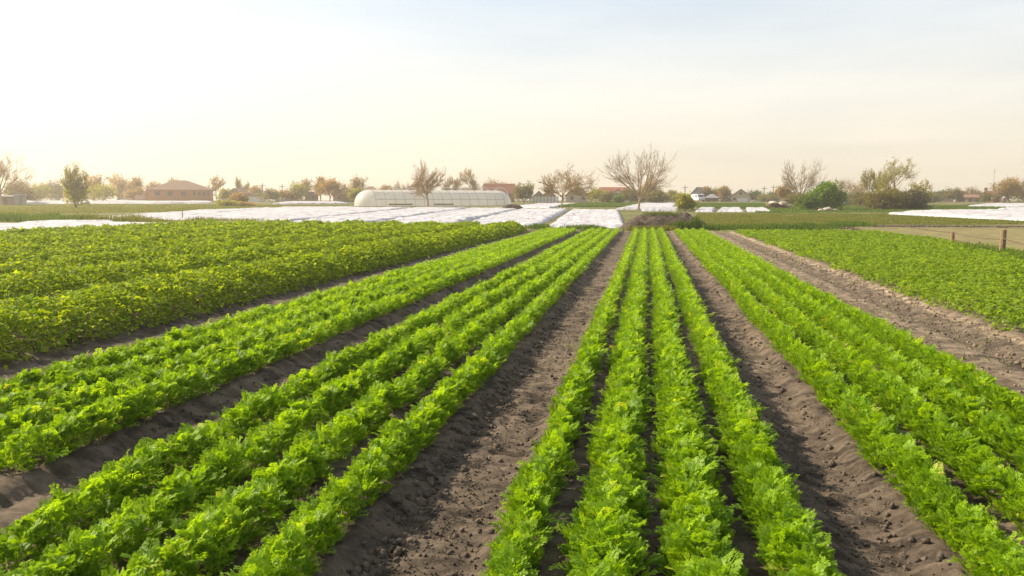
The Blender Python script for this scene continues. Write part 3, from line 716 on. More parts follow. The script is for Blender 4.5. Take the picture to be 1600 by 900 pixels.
def grow(r, stems, tf, levels, nch, spread, ratio, up, wig, lean=(0, 0)):
    S = []; lev0 = levels
    def br(p, d, Ln, lev):
        n = 4 if lev == 0 else 3 if lev < 3 else 2
        pts = [p]
        for i in range(n):
            d = d + np.array([r.gauss(0, wig), r.gauss(0, wig), r.gauss(0, wig) + up * (lev > 0)]); d = d / np.linalg.norm(d)
            q = pts[-1] + d * Ln / n; S.append((*pts[-1], *q, lev, i / n)); pts.append(q)
        if lev < levels:
            k = nch[lev]
            for j in range(k):
                t0 = tf if lev == 0 else .25
                t = t0 + (1 - t0) * (j + r.random()) / k if j < k - 1 else 1
                f = t * n; i = min(int(f), n - 1); q = pts[i] + (pts[i + 1] - pts[i]) * (f - i)
                base = pts[i + 1] - pts[i]; base = base / np.linalg.norm(base)
                az = (j / k + r.uniform(-.12, .12)) * 2 * math.pi; sp = spread[lev] * r.uniform(.6, 1.3) * (.45 if t == 1 else 1)
                o = np.cross(base, [0, 0, 1.0]); o = o / np.linalg.norm(o) if np.linalg.norm(o) > .05 else np.array([1., 0, 0])
                o2 = np.cross(base, o); dd = base * math.cos(sp) + (o * math.cos(az) + o2 * math.sin(az)) * math.sin(sp)
                br(q, dd, Ln * ratio[lev] * r.uniform(.7, 1.2) * (1.15 - .45 * (t - t0) / (1 - t0 + 1e-6) if lev == 0 else 1), lev + 1)
    for k in range(stems):
        a = 2 * math.pi * k / stems + r.random(); sp = 0 if stems == 1 else r.uniform(.15, .6) if lev0 < 4 else r.uniform(.20, .34)
        br(np.array([0., 0., 0.]), np.array([math.cos(a) * math.sin(sp) + lean[0], math.sin(a) * math.sin(sp) + lean[1], math.cos(sp)]), 1.0 * (1 if stems == 1 else r.uniform(.7, 1)), 0)
    return np.array(S)
KINDS = {
    # stems, trunk_frac, levels, children, spread, ratio, up, wiggle, leaves, leaf size (m), leaf material, bark, clump
    'bare':   (1, .50, 4, (9, 6, 5, 5), (.72, .5, .55, .6), (2.2, .55, .55, .5), .05, .06, 350, .05, 'leaf_bud', 'bark_pale', .15),
    'gold':   (1, .60, 4, (9, 7, 6, 5), (.85, .65, .65, .6), (1.5, .60, .55, .5), .04, .07, 1500, .06, 'leaf_bud', 'bark_pale', .15),
    'bud':    (1, .28, 3, (9, 7, 6), (.85, .75, .65), (.75, .62, .55), .04, .08, 3000, .10, 'leaf_bud', 'bark', .45),
    'sparse': (1, .25, 4, (8, 6, 5, 3), (.55, .6, .6, .6), (.62, .58, .55, .5), .10, .08, 1700, .07, 'leaf_yellow', 'bark_pale', .2),
    'green':  (2, .15, 3, (7, 6, 5), (.7, .7, .7), (.72, .6, .55), .06, .12, 3000, .10, 'leaf_yellow', 'bark', .5),
    'column': (5, .15, 3, (8, 6, 5), (.45, .6, .6), (.45, .55, .5), .10, .08, 5200, .10, 'leaf_yellow', 'bark', .35),
    'olive':  (3, .12, 3, (6, 6, 5), (.8, .75, .7), (.72, .6, .55), .02, .13, 3200, .10, 'leaf_olive', 'bark', .5),
    'dense':  (3, .10, 3, (7, 6, 5), (.8, .8, .7), (.75, .6, .55), .02, .13, 5200, .10, 'leaf_dark', 'bark', .55),
    'bright': (3, .10, 3, (7, 6, 5), (.7, .75, .7), (.75, .6, .55), .04, .13, 5600, .10, 'leaf_bright', 'bark', .5),
    'grey':   (4, .08, 3, (7, 6, 5), (.8, .8, .7), (.75, .6, .55), .0, .13, 9500, .10, 'leaf_grey', 'bark', .5),
    'twiggy': (5, .12, 3, (6, 6, 5), (.55, .6, .6), (.75, .6, .55), .06, .12, 1300, .07, 'leaf_bud', 'bark_pale', .3),
}
FILL = {'green': (.12, .92, .95), 'olive': (.02, .92, 1), 'dense': (.02, .95, 1), 'bright': (.0, 1.0, 1.05), 'grey': (.0, .95, 1), 'column': (.02, .66, 1), 'bud': (.28, .95, .9)}
def tree(px, top, wpx, D, kind, label, seed=None, name='tree', cat='tree', trunk_px=None, leaf=None, lean=(0, 0), nleaf=1.0, group=None, deep=.85, fill=None):
    fill = fill or FILL.get(kind)
    seed = seed if seed is not None else int(px * 7 + top)
    stems, tf, lev, nch, spr, rat, up, wig, nl, ls, lm, bk, cl = KINDS[kind]
    rr = random.Random(seed); r2 = np.random.default_rng(seed)
    S = grow(rr, stems, tf, lev, nch, spr, rat, up, wig, lean)
    bx, by, bz = at(trunk_px if trunk_px is not None else px, D)
    Ht = zat(px, top, D) - bz; Wt = wpx / pxm(D)
    P0, P1 = S[:, :3].copy(), S[:, 3:6].copy(); lv = S[:, 6]
    tips = P1[lv >= lev - 1]
    zmax = np.percentile(P1[:, 2], 99.6)
    # fit: crown width across the view and the height come from the photograph
    cx, cy, _ = at(px, D); off = np.array([cx - bx, cy - by]); 
    ctr = tips[:, :2].mean(0); rad = np.percentile(np.abs((tips[:, :2] - ctr) @ RT), 96)
    rad2 = np.percentile(np.abs((tips[:, :2] - ctr) @ FW), 96)
    for P in (P0, P1):
        k = sstep(.22, .9, P[:, 2] / zmax)[:, None]
        q = P[:, :2] - ctr * k
        q = np.outer(q @ RT * (Wt / 2 / rad), RT) + np.outer(q @ FW * (Wt / 2 * deep / rad2), FW)
        P[:, :2] = q + off * k
        P[:, 2] *= Ht / zmax
    rad_l = np.maximum(Ht * (.013 if kind == 'sparse' else .021) / math.sqrt(stems) * np.array([1, .42, .20, .10, .07])[lv.astype(int)], .011 + D * .00004)
    root = empty(name, (bx, by, bz), label, cat, group)
    m1 = lv <= 1
    V, Q = seg_tubes(P0[m1], P1[m1], rad_l[m1] * np.where(S[m1, 7] == 0, 1.15, 1), rad_l[m1] * .9, 6)
    np_mesh('trunk' if stems == 1 else 'stem', V, Q, M[bk], root, smooth=True)
    m2 = lv >= 2
    V, Q = seg_tubes(P0[m2], P1[m2], rad_l[m2], rad_l[m2] * .7, 3)
    tw = P1[lv >= max(lev - 1, 2)]; tw0 = P0[lv >= max(lev - 1, 2)]
    n = int(nl * nleaf * (1 if D < 170 else .62)); ls = ls * (1 if D < 170 else 1.45) * (.75 + .25 * min(Ht / 4, 1.3))
    if n:
        k = r2.integers(0, len(tw), n)
        # some twigs carry more leaves than others: light and dark clumps and gaps
        vig = r2.random(len(tw)) ** (1.5 if nl < 1500 else .7) + .08; k = r2.choice(len(tw), n, p=vig / vig.sum())
        u = r2.random(n)[:, None]
        C = tw0[k] * (1 - u) + tw[k] * u + r2.normal(0, 1, (n, 3)) * cl * np.array([Wt * .11, Wt * .11, Ht * .09])
        if fill:
            # the leafy body: a lumpy mound of leaf clumps with gaps
            zb, ztp, wf = fill; nf = int(n * (.82 if kind in ('grey', 'bright') else .62)); d_ = r2.normal(size=(nf, 3)); d_ /= np.linalg.norm(d_, axis=1)[:, None]
            lum = .45 + 1.05 * fbm(d_[:, 0] * 3.1 + seed, d_[:, 2] * 3.1 + d_[:, 1] * 2.1, seed, 3)
            rad_ = r2.random(nf) ** .42 * lum
            tp_ = 1 - (.75 if kind in ('bright', 'column') else .1) * d_[:, 2] * rad_
            lat, dep, zz_ = d_[:, 0] * tp_ * rad_ * Wt / 2 * wf, d_[:, 1] * rad_ * Wt / 2 * wf * deep, d_[:, 2] * rad_
            zc_ = (zb + ztp) / 2 * Ht + zz_ * (ztp - zb) / 2 * Ht
            C[:nf] = np.column_stack([off[0] + lat * RT[0] + dep * FW[0], off[1] + lat * RT[1] + dep * FW[1], zc_])
        C[:, 2] = np.maximum(C[:, 2], .08)
        A, B2, T = place([BL[0], BL[1]], r2.integers(0, 2, n), rot_rand(n, r2), ls * r2.uniform(.7, 1.4, n) * 1.6, C, np.clip(r2.normal(.5, .24, n), 0, 1))
        c_ = np_mesh('crown', np.concatenate([A, V]), np.concatenate([B2, Q + len(A)]), M[leaf or lm], root, attrs={'tint': np.concatenate([T, np.zeros(len(V))])})
        c_.data.materials.append(M[bk])
        c_.data.polygons.foreach_set('material_index', np.concatenate([np.zeros(len(B2), np.int32), np.ones(len(Q), np.int32)]))
    else:
        np_mesh('crown', V, Q, M[bk], root)
    return root

SEED1, SEED2, SEED3, SEED4, SEED5 = 5, 9, 7, 8, 7
TREES = [
 (10, 235, 66, 150, 'gold', 'tall tree with thin golden twigs beside the low grey shed at the left edge', dict(trunk_px=2, nleaf=1.2)),
 (30, 283, 50, 165, 'dense', 'dark rounded bush just behind the low grey shed', dict(leaf='leaf_olive')),
 (62, 284, 36, 205, 'green', 'light green bush between the dark shed bush and the spiky yellow tree', {}),
 (90, 280, 44, 212, 'olive', 'greyish bush just to the left of the spiky yellow green tree', dict(leaf='leaf_grey')),
 (118, 256, 34, 118, 'column', 'yellow green tree with a thin spiky top standing alone in the dry meadow', dict(nleaf=.75, seed=SEED2)),
 (147, 271, 34, 192, 'bud', 'brownish tree just to the right of the spiky yellow tree', {}),
 (160, 285, 42, 185, 'green', 'low yellow bush in front of the brownish tree, left of the grey roofed house', {}),
 (186, 271, 38, 224, 'bud', 'round golden tree rising behind the grey hip roofed house', {}),
 (213, 275, 26, 216, 'bud', 'narrow golden tree between the grey house and the brick house', {}),
 (212, 291, 34, 210, 'olive', 'low rusty bush between the grey house and the pink wall', dict(leaf='leaf_bud')),
 (241, 283, 28, 246, 'bud', 'small round tree showing over the left wing of the brick house', {}),
 (271, 275, 20, 252, 'sparse', 'thin tree top above the middle of the brick house roof', {}),
 (339, 274, 26, 216, 'sparse', 'sparse tree right beside the right end of the brick house', dict(nleaf=1.6, leaf='leaf_bud')),
 (352, 293, 22, 205, 'green', 'small shrub between the brick house and the dark brown roofed cottage', {}),
 (373, 275, 9, 236, 'sparse', 'slender upright tree behind the dark brown roofed cottage', {}),
 (384, 283, 16, 236, 'sparse', 'small forked tree behind the right end of the dark roofed cottage', {}),
 (398, 289, 26, 228, 'bud', 'round brown tree left of the first utility pole', {}),
 (372, 299, 30, 150, 'olive', 'orange tinged bush in front of the dark brown roofed cottage', dict(leaf='leaf_bud')),
 (355, 312, 34, 138, 'green', 'low yellow shrub at the meadow edge in front of the cottage', {}),
 (384, 316, 26, 140, 'olive', 'low rusty shrub right of the yellow one at the meadow edge', dict(leaf='leaf_bud')),
 (424, 294, 34, 198, 'green', 'wide bush between the two left utility poles', dict(leaf='leaf_olive')),
 (446, 296, 34, 204, 'bud', 'brown bush right of the second utility pole', {}),
 (466, 283, 30, 206, 'green', 'yellow green bushy tree left of the low brown roof', dict(nleaf=1.0)),
 (478, 277, 22, 218, 'bud', 'thin twiggy tree above the low brown roof', dict(nleaf=.5)),
 (515, 278, 48, 192, 'bud', 'big orange brown bushy tree left of the house with two chimneys', dict(nleaf=1.6)),
 (501, 274, 16, 212, 'bud', 'narrow tree top poking above the big orange bushy tree', {}),
 (559, 273, 28, 214, 'bud', 'forked brown tree above the rounded greenhouse end', dict(nleaf=.7)),
 (556, 291, 26, 198, 'green', 'yellow green bush behind the rounded greenhouse end', {}),
 (603, 288, 30, 236, 'bud', 'low round tree behind the left part of the greenhouse', {}),
 (628, 283, 26, 236, 'twiggy', 'twiggy tree behind the greenhouse, left of the leaning tree', {}),
 (672, 253, 44, 112, 'gold', 'golden twigged tree with a bent trunk standing in front of the greenhouse', dict(trunk_px=669, seed=SEED1)),
 (700, 275, 16, 206, 'sparse', 'upright sparse tree behind the greenhouse, just right of the leaning tree', dict(leaf='leaf_bud', nleaf=.6)),
 (714, 276, 16, 208, 'sparse', 'second upright sparse tree behind the greenhouse, beside the leafier one', dict(leaf='leaf_bud', nleaf=.6)),
 (733, 264, 26, 204, 'sparse', 'taller brown leaved tree behind the greenhouse, left of the red barn', dict(leaf='leaf_bud', nleaf=1.8)),
 (775, 280, 54, 236, 'bud', 'round tree behind the red barn roof', {}),
 (819, 284, 30, 182, 'green', 'golden green bush at the right end of the greenhouse', dict(leaf='leaf_olive', nleaf=1.4)),
 (880, 262, 78, 112, 'gold', 'wide budding tree with two crown lobes in front of the brown gable', dict(trunk_px=877, nleaf=1.6, seed=SEED5)),
 (933, 292, 36, 188, 'green', 'round green bush left of the red roofed house', {}),
 (951, 298, 24, 182, 'olive', 'smaller bush in front of the red roofed house', {}),
 (966, 304, 16, 176, 'bright', 'little green shrub below the white dormer of the red roofed house', dict(nleaf=.5)),
 (998, 233, 92, 106, 'bare', 'tall bare spreading tree standing behind the soil mound', dict(nleaf=.0, seed=SEED3)),
 (985, 290, 34, 192, 'olive', 'pale olive bush between the red roofed house and the bare tree trunk', {}),
 (1015, 283, 30, 200, 'bud', 'brownish bush directly behind the branches of the tall bare tree', {}),
 (1026, 296, 34, 187, 'dense', 'dark green bush right of the bare tree', dict(leaf='leaf_olive')),
 (1050, 296, 22, 214, 'green', 'bush behind the little blue grey house', {}),
 (1071, 303, 28, 98, 'green', 'yellow green bush beside the white covers, right of the soil mound', dict(nleaf=1.3)),
 (1060, 301, 22, 200, 'green', 'pale bush between the little blue grey house and the first right utility pole', {}),
 (1103, 291, 16, 236, 'bud', 'slim tree right of the tall grey gable', {}),
 (1117, 292, 20, 236, 'green', 'green tree behind the small grey hip roof', {}),
 (1131, 290, 20, 226, 'bud', 'reddish brown tree with a dark trunk left of the beige gabled house', {}),
 (1180, 297, 24, 244, 'dense', 'dark green tree just right of the beige gabled house', {}),
 (1194, 302, 20, 236, 'green', 'light green bush at the foot of the paired utility poles', {}),
 (1210, 299, 24, 236, 'dense', 'green tree right of the paired utility poles', {}),
 (1227, 288, 32, 172, 'bud', 'brown bush leaning against the left side of the big bare tree', {}),
 (1250, 249, 70, 152, 'bare', 'big bare tree rising behind the bright green bush', dict(nleaf=1.0, seed=SEED4)),
 (1243, 301, 36, 150, 'olive', 'olive undergrowth at the foot of the big bare tree', {}),
 (1290, 281, 52, 106, 'bright', 'bright green conical bush behind the pale stones', dict(nleaf=1.5)),
 (1264, 300, 34, 104, 'bright', 'low yellowish green bush hugging the conical bush', dict(nleaf=.7)),
 (1326, 279, 54, 172, 'twiggy', 'reddish brown twiggy tree between the two big bushes', dict(nleaf=1.2)),
 (1345, 298, 40, 150, 'olive', 'olive bush left of the broad grey green bush', {}),
 (1357, 264, 22, 132, 'sparse', 'thin sparse tree left of the broad grey green bush', dict(nleaf=.7)),
 (1374, 267, 18, 134, 'sparse', 'second thin sparse tree, shorter, beside the leafing tree', dict(nleaf=.7)),
 (1400, 247, 56, 124, 'sparse', 'leafing tree with open branches rising out of the broad bush', dict(nleaf=1.4)),
 (1434, 281, 36, 128, 'sparse', 'small tree leaning to the right behind the broad bush', dict(lean=(.5, 0), trunk_px=1415)),
 (1388, 294, 66, 108, 'grey', 'broad grey green bush, sunlit half, on the grassy strip', dict(leaf='leaf_olive')),  # one bush built as two; the olive leaf colour paints in its sunlit side
 (1424, 295, 50, 108, 'grey', 'broad grey green bush, shaded half, next to the far meadow', dict(leaf='leaf_grey')),  # same bush; the darker grey green leaf colour paints in its shaded side
 (1456, 298, 32, 234, 'green', 'bush at the left end of the long grey fence', dict(leaf='leaf_olive')),
 (1474, 297, 28, 238, 'dense', 'dark bush behind the long grey fence', {}),
 (1490, 293, 34, 216, 'olive', 'round olive tree at the right end of the long grey fence', {}),
 (1504, 297, 22, 222, 'bud', 'brown bush left of the farmhouse with the green door', {}),
 (1518, 291, 28, 240, 'twiggy', 'twiggy tree behind the farmhouse with the green door', {}),
 (1544, 300, 30, 202, 'green', 'green bush in front of the right half of the farmhouse', dict(leaf='leaf_olive')),
 (1578, 277, 46, 190, 'bud', 'tall brown tree behind the brick gate pillar at the right edge', dict(nleaf=1.5)),
 (1600, 291, 34, 196, 'olive', 'rounded bush at the right edge, under the tall brown tree', {}),
]
TREES += [
 (48, 292, 30, 216, 'olive', 'low olive bush in the gap right of the dark shed bush', {}),
 (76, 290, 34, 222, 'green', 'low pale green bush left of the greyish bush', {}),
 (132, 287, 34, 226, 'olive', 'low olive bush behind the spiky yellow tree', {}),
 (404, 300, 30, 222, 'olive', 'low bush at the foot of the first utility pole', {}),
 (457, 300, 26, 226, 'olive', 'low olive bush between the brown bush and the yellow green tree', {}),
 (1004, 300, 40, 206, 'dense', 'low dark bush behind the trunk of the tall bare tree', dict(leaf='leaf_olive')),
 (1090, 300, 26, 246, 'olive', 'low bush showing behind the white van', {}),
 (1128, 302, 36, 240, 'olive', 'low olive bush behind the dark board fence', {}),
 (1168, 303, 30, 250, 'dense', 'low dark bush behind the right eave of the beige house', {}),
 (1204, 304, 40, 226, 'olive', 'low olive bush behind the dark clipped fence', {}),
 (1306, 296, 40, 160, 'olive', 'olive bush behind the right half of the conical bush', {}),
 (1364, 300, 50, 150, 'olive', 'low olive bush under the two thin sparse trees', {}),
 (1448, 301, 30, 190, 'dense', 'low dark bush at the shaded end of the broad bush', dict(leaf='leaf_olive')),
 (1530, 299, 26, 244, 'olive', 'bush behind the roof ridge of the farmhouse with the green door', {}),
 (1563, 299, 30, 240, 'olive', 'low olive bush behind the brick gate pillar', {}),
]
for px, top, wpx, D, kind, label, kw in TREES:
    bushy = any(wd in label.split() for wd in ('bush', 'shrub', 'undergrowth'))
    tree(px, top, wpx, D, kind, label, name='bush' if bushy else 'tree', cat='bush' if bushy else 'tree', **kw)

# ------------------------------------------------------------------ houses
def house(px0, px1, top, eave, D, label, roof='brick_roof', wall='brick', kind='hip', depth=7.0, wins=(), door=None, chim=(), yaw=0.0, name='house', cat='house', inset=.3, base=None, winm='dark_frame', gwins=(), overhang=.35):
    """front faces the camera; wins: (left px, right px, top py, bottom py)"""
    pc = (px0 + px1) / 2
    bx, by, bz = at(pc, D)
    W_ = (px1 - px0) / pxm(D)
    heading = math.atan2(-bx, by)          # turn the front to the camera's position, then by yaw
    root = empty(name, (bx, by, bz), label, cat, rz=heading + yaw)
    hw = W_ / 2; he = zat(pc, eave, D) - bz; ht = zat(pc, top, D) - bz; z0 = -.5
    def xl(p): return (p - pc) / pxm(D)
    def zl(p): return zat(pc, p, D) - bz
    if kind == 'gable_front':
        MB().add([(-hw, 0, z0), (hw, 0, z0), (hw, 0, he), (0, 0, ht), (-hw, 0, he), (-hw, depth, z0), (hw, depth, z0), (hw, depth, he), (0, depth, ht), (-hw, depth, he)],
                 [(0, 1, 2, 3, 4), (6, 5, 9, 8, 7), (5, 0, 4, 9), (1, 6, 7, 2)]).build('wall', M[wall], root)
        o = overhang; th = .16; k = (ht - he) / hw
        b = MB()
        for s in (-1, 1):
            e = (s * (hw + o), he - o * k)
            b.add([(0, -o, ht + .02), (e[0], -o, e[1] + .02), (e[0], depth + o, e[1] + .02), (0, depth + o, ht + .02), (0, -o, ht + th), (e[0], -o, e[1] + th), (e[0], depth + o, e[1] + th), (0, depth + o, ht + th)],
                  [(0, 3, 2, 1), (4, 5, 6, 7), (0, 1, 5, 4), (1, 2, 6, 5), (2, 3, 7, 6)])
        rf = b.build('roof', M[roof], root)
    else:
        MB().box(-hw, 0, z0, hw, depth, he).build('wall', M[wall], root)
        o = overhang; ins = hw * 2 * inset if kind == 'hip' else -o
        rz_ = ht; e = he - .05
        V = [(-hw - o, -o, e), (hw + o, -o, e), (hw + o, depth + o, e), (-hw - o, depth + o, e), (-hw + ins, depth / 2, rz_), (hw - ins, depth / 2, rz_),
             (-hw - o, -o, e + .14), (hw + o, -o, e + .14), (hw + o, depth + o, e + .14), (-hw - o, depth + o, e + .14)]
        Fs = [(0, 3, 2, 1), (0, 1, 7, 6), (1, 2, 8, 7), (2, 3, 9, 8), (3, 0, 6, 9), (6, 7, 5, 4), (8, 9, 4, 5), (7, 8, 5), (9, 6, 4)]
        rf = MB().add(V, Fs).build('roof', M[roof], root)
    for (cxp, ctop, cw) in chim:
        x = xl(cxp); cz = ht - (ht - he) * .35
        MB().box(x - cw / 2, depth / 2 - .35, cz, x + cw / 2, depth / 2 + .35, zl(ctop) - .08).box(x - cw / 2 - .06, depth / 2 - .41, zl(ctop) - .08, x + cw / 2 + .06, depth / 2 + .41, zl(ctop)).build('chimney', M['brown_wall'], rf)
    for (a, b_, t, bt) in wins:
        x0, x1, z1, zb = xl(a), xl(b_), zl(t), zl(bt); f = .09
        fr = MB().box(x0, -.06, zb, x0 + f, .05, z1).box(x1 - f, -.06, zb, x1, .05, z1).box(x0 + f, -.06, z1 - f, x1 - f, .05, z1).box(x0 + f, -.06, zb, x1 - f, .05, zb + f)
        xm = (x0 + x1) / 2
        if x1 - x0 > .9: fr.box(xm - .04, -.05, zb + f, xm + .04, .04, z1 - f)
        fr = fr.build('window', M[winm], root)
        MB().box(x0 + f, -.03, zb + f, x1 - f, -.012, z1 - f).build('pane', M['glass'], fr)
    if door:
        a, b_, t, m_ = door
        x0, x1, z1 = xl(a), xl(b_), zl(t)
        dr = MB().box(x0, -.05, .02, x1, .03, z1).build('door', M[m_], root)
        MB().box(x1 - .22, -.10, z1 * .48, x1 - .12, -.05, z1 * .52).build('handle', M['pole'], dr)
    return root, rf

house(184, 213, 289, 302, 232, 'small house with a pale grey hip roof left of the pink wall', 'grey_roof', 'beige_wall', 'hip', 6, wins=((190, 194, 304, 309), (200, 204, 304, 309)))
rt, _ = house(236, 330, 281, 297, 205, 'large orange brick house with a brown hip roof and a row of windows', 'brick_roof', 'brick', 'hip', 11, inset=.40,
      wins=((246, 253, 299, 305.5), (264, 271, 299, 305.5), (283, 291, 299, 305.5), (300.5, 304.5, 299, 305.5), (308, 312, 299, 305.5), (314.5, 319, 299, 305.5), (321, 324.5, 299, 305.5)))
# its lower left shoulder of roof
house(228, 246, 293, 300, 204, 'low brick wing with a lean brown roof at the left end of the brick house', 'brick_roof', 'brick', 'hip', 6, wins=())
house(355, 391, 293.5, 303.5, 214, 'cottage with a dark brown rounded hip roof behind the orange bush', 'dark_roof', 'beige_wall', 'hip', 6, inset=.3, wins=((361, 364, 305, 309), (382, 386, 305, 309)))
house(477, 497, 299.5, 306, 216, 'low house with a small brown roof between two bushy trees', 'dark_roof', 'brown_wall', 'hip', 5, inset=.25, wins=((488, 491, 307, 311),))
house(521, 557, 292, 304, 202, 'house with a brown pyramid roof and two chimneys left of the greenhouse', 'dark_roof', 'brown_wall', 'hip', 7, inset=.45, chim=((539, 290, .6), (530, 294, .5)), wins=((528, 532, 306, 311), (546, 550, 306, 311)))
house(569, 590, 291, 299, 236, 'brown roofed house whose ridge shows over the rounded greenhouse end', 'brick_roof', 'brown_wall', 'hip', 6, wins=((576, 580, 302, 307),))
house(633, 658, 290, 298, 234, 'house with a chimneyed brown roof behind the greenhouse, left of the leaning tree', 'dark_roof', 'brown_wall', 'hip', 6, chim=((645, 288, .7),), wins=((640, 644, 302, 307),))
house(692, 748, 294, 301, 236, 'long low brown roof behind the right half of the greenhouse', 'brick_roof', 'brown_wall', 'gable', 6, wins=((712, 716, 303, 308), (730, 734, 303, 308)))
house(756, 804, 286.5, 303, 205, 'tall red brick barn with a plain red roof behind the greenhouse', 'rust_roof', 'rust_roof', 'gable', 5, overhang=.2, wins=((764, 769, 306, 311), (790, 795, 306, 311)), name='barn', cat='barn')
house(834, 850, 299, 306, 222, 'small pointed brown roof behind the white fence', 'dark_roof', 'brown_wall', 'gable_front', 5, wins=((840, 844, 307, 311),))
house(847, 868, 297.5, 306, 216, 'wider pointed brown roof behind the white fence, by the budding tree', 'dark_roof', 'brown_wall', 'gable_front', 5, wins=((855, 859, 307, 311),))
house(884, 921, 291.5, 305, 196, 'brown gabled house with a pale upper gable behind the budding tree', 'brick_roof', 'beige_wall', 'gable_front', 8, wins=((898, 902, 298, 302), (891, 896, 307, 312), (909, 914, 307, 312)))
# red roofed house with a white dormer
rt, rf = house(938, 980, 292, 302, 204, 'pale house with a red tiled roof and a white dormer gable', 'red_roof', 'white_wall', 'gable', 7, wins=((943, 948, 305, 311), (971, 976, 305, 311)))
def dormer():
    D = 204; k = 1 / pxm(D); w_ = 8 * k; z0, z1, z2 = 1.2, (313 - 300) * k + .05, (313 - 293.5) * k
    x = (966 - 959) * k
    MB().add([(x - w_, -.5, z0), (x + w_, -.5, z0), (x + w_, -.5, z1), (x, -.5, z2), (x - w_, -.5, z1), (x - w_, 3, z0), (x + w_, 3, z0), (x + w_, 3, z1), (x, 3, z2), (x - w_, 3, z1)],
             [(0, 1, 2, 3, 4), (5, 0, 4, 9), (1, 6, 7, 2), (6, 5, 9, 8, 7)]).build('dormer', M['white_wall'], rt)
    b = MB()
    for s in (-1, 1):
        b.add([(x, -.8, z2 + .02), (x + s * (w_ + .3), -.8, z1 - .2), (x + s * (w_ + .3), 3.2, z1 - .2), (x, 3.2, z2 + .02), (x, -.8, z2 + .16), (x + s * (w_ + .3), -.8, z1 - .06), (x + s * (w_ + .3), 3.2, z1 - .06), (x, 3.2, z2 + .16)],
              [(0, 3, 2, 1), (4, 5, 6, 7), (0, 1, 5, 4), (1, 2, 6, 5), (2, 3, 7, 6)])
    b.build('dormer_roof', M['red_roof'], rt)
    for xo in (-.45, .45):
        fr = MB().box(x + xo - .36, -.58, z1 - .95, x + xo - .29, -.5, z1 + .1).box(x + xo + .29, -.58, z1 - .95, x + xo + .36, -.5, z1 + .1).box(x + xo - .29, -.58, z1 + .03, x + xo + .29, -.5, z1 + .1).box(x + xo - .29, -.58, z1 - .95, x + xo + .29, -.5, z1 - .88).build('window', M['dark_frame'], rt)
        MB().box(x + xo - .29, -.54, z1 - .88, x + xo + .29, -.51, z1 + .03).build('pane', M['glass'], fr)
dormer()
house(1040, 1057, 301.5, 309, 222, 'little blue grey house with a steep roof right of the bare tree', 'grey_roof', 'grey_wall', 'gable_front', 6, wins=((1046, 1050, 310, 314),))
house(1078, 1100, 293, 304, 236, 'tall grey gabled house behind the white van', 'grey_roof', 'grey_wall', 'gable_front', 8, yaw=-.35, wins=((1084, 1088, 303, 307), (1090, 1094, 303, 307)))
house(1102, 1122, 303, 309.5, 216, 'small brick house with a pale grey hip roof', 'grey_roof', 'brown_wall', 'hip', 5, inset=.40, wins=((1106, 1109, 311, 315), (1114, 1117, 311, 315)))
house(1143, 1172, 296, 306, 212, 'beige gabled house with a wide white garage door', 'brown_wall', 'beige_wall', 'gable_front', 8, door=(1153, 1168, 310, 'frame'), wins=((1155, 1159, 301, 304), (1146, 1150, 309, 313)))
house(1510, 1540, 303.5, 309, 208, 'low brick farmhouse with a green door and a red brown roof', 'brick_roof', 'pink_wall', 'gable', 5, door=(1524, 1530, 312, 'green_door'), chim=((1536, 300, .7),), wins=((1515, 1519, 311, 315), (1534, 1538, 311, 315)))
house(1494, 1508, 309, 313, 214, 'small shed with a dark roof left of the farmhouse with the green door', 'dark_roof', 'grey_wall', 'gable', 4, name='shed', cat='shed', wins=((1499, 1502, 314, 316.5),))
house(1536, 1552, 298, 305, 236, 'house with a red roof peak showing behind the farmhouse', 'red_roof', 'brown_wall', 'hip', 6, chim=((1540, 293, .8),), wins=((1545, 1548, 308, 312),))
house(-30, 24, 305, 307.5, 152, 'low grey board shed with a flat roof under the golden tree', 'grey_roof', 'shed_wood', 'gable', 3.5, name='shed', cat='shed', overhang=.2, door=(4, 9, 309, 'dark_frame'))
house(24, 40, 303.5, 306, 150, 'paler board shed adjoining the low grey shed', 'grey_roof', 'grey_wall', 'gable', 3, name='shed', cat='shed', overhang=.15, door=(30, 35, 308, 'shed_wood'))

# walls and fences
def wall_run(px0, px1, top, D, label, m, name='wall', cat='wall', posts=0, thick=.15, z0=-.4):
    a, b = np.array(at(px0, D)), np.array(at(px1, D)); c = (a + b) / 2
    L_ = np.linalg.norm((b - a)[:2]); rz = math.atan2(b[1] - a[1], b[0] - a[0])
    h = zat((px0 + px1) / 2, top, D) - c[2]
    root = empty(name, tuple(c), label, cat, rz=rz)
    if posts:
        n = posts
        s = L_ / n
        for i in range(n + 1):
            x = -L_ / 2 + i * s
            MB().box(x - .06, -.10, z0, x + .06, .08, h + .06).build('post', M['pole'], root)
        pnl = MB()
        for k in range(int(L_ / .16)):
            x = -L_ / 2 + .08 + k * .16
            pnl.box(x - .065, -.02, .05, x + .065, .02, h - .04 * (k % 2))
        pnl.build('fence_board', M[m], root)
        rl = MB().box(-L_ / 2, .021, h * .25, L_ / 2, .06, h * .25 + .1).box(-L_ / 2, .021, h * .75, L_ / 2, .06, h * .75 + .1).build('rail', M['pole'], root)
    else:
        MB().box(-L_ / 2, -thick / 2, z0, L_ / 2, thick / 2, h - .08).build('wall_body', M[m], root)
        MB().box(-L_ / 2 - .05, -thick / 2 - .05, h - .08, L_ / 2 + .05, thick / 2 + .05, h).build('coping', M['grey_wall'], root)
    return root
wall_run(211, 231, 305, 206, 'low pink brick wall joining the brick house', 'pink_wall')
wall_run(388, 414, 307, 206, 'low pale wall right of the dark roofed cottage', 'white_wall')
wall_run(828, 872, 307, 186, 'white board fence left of the budding tree', 'white_wall', 'fence', 'fence', posts=8)
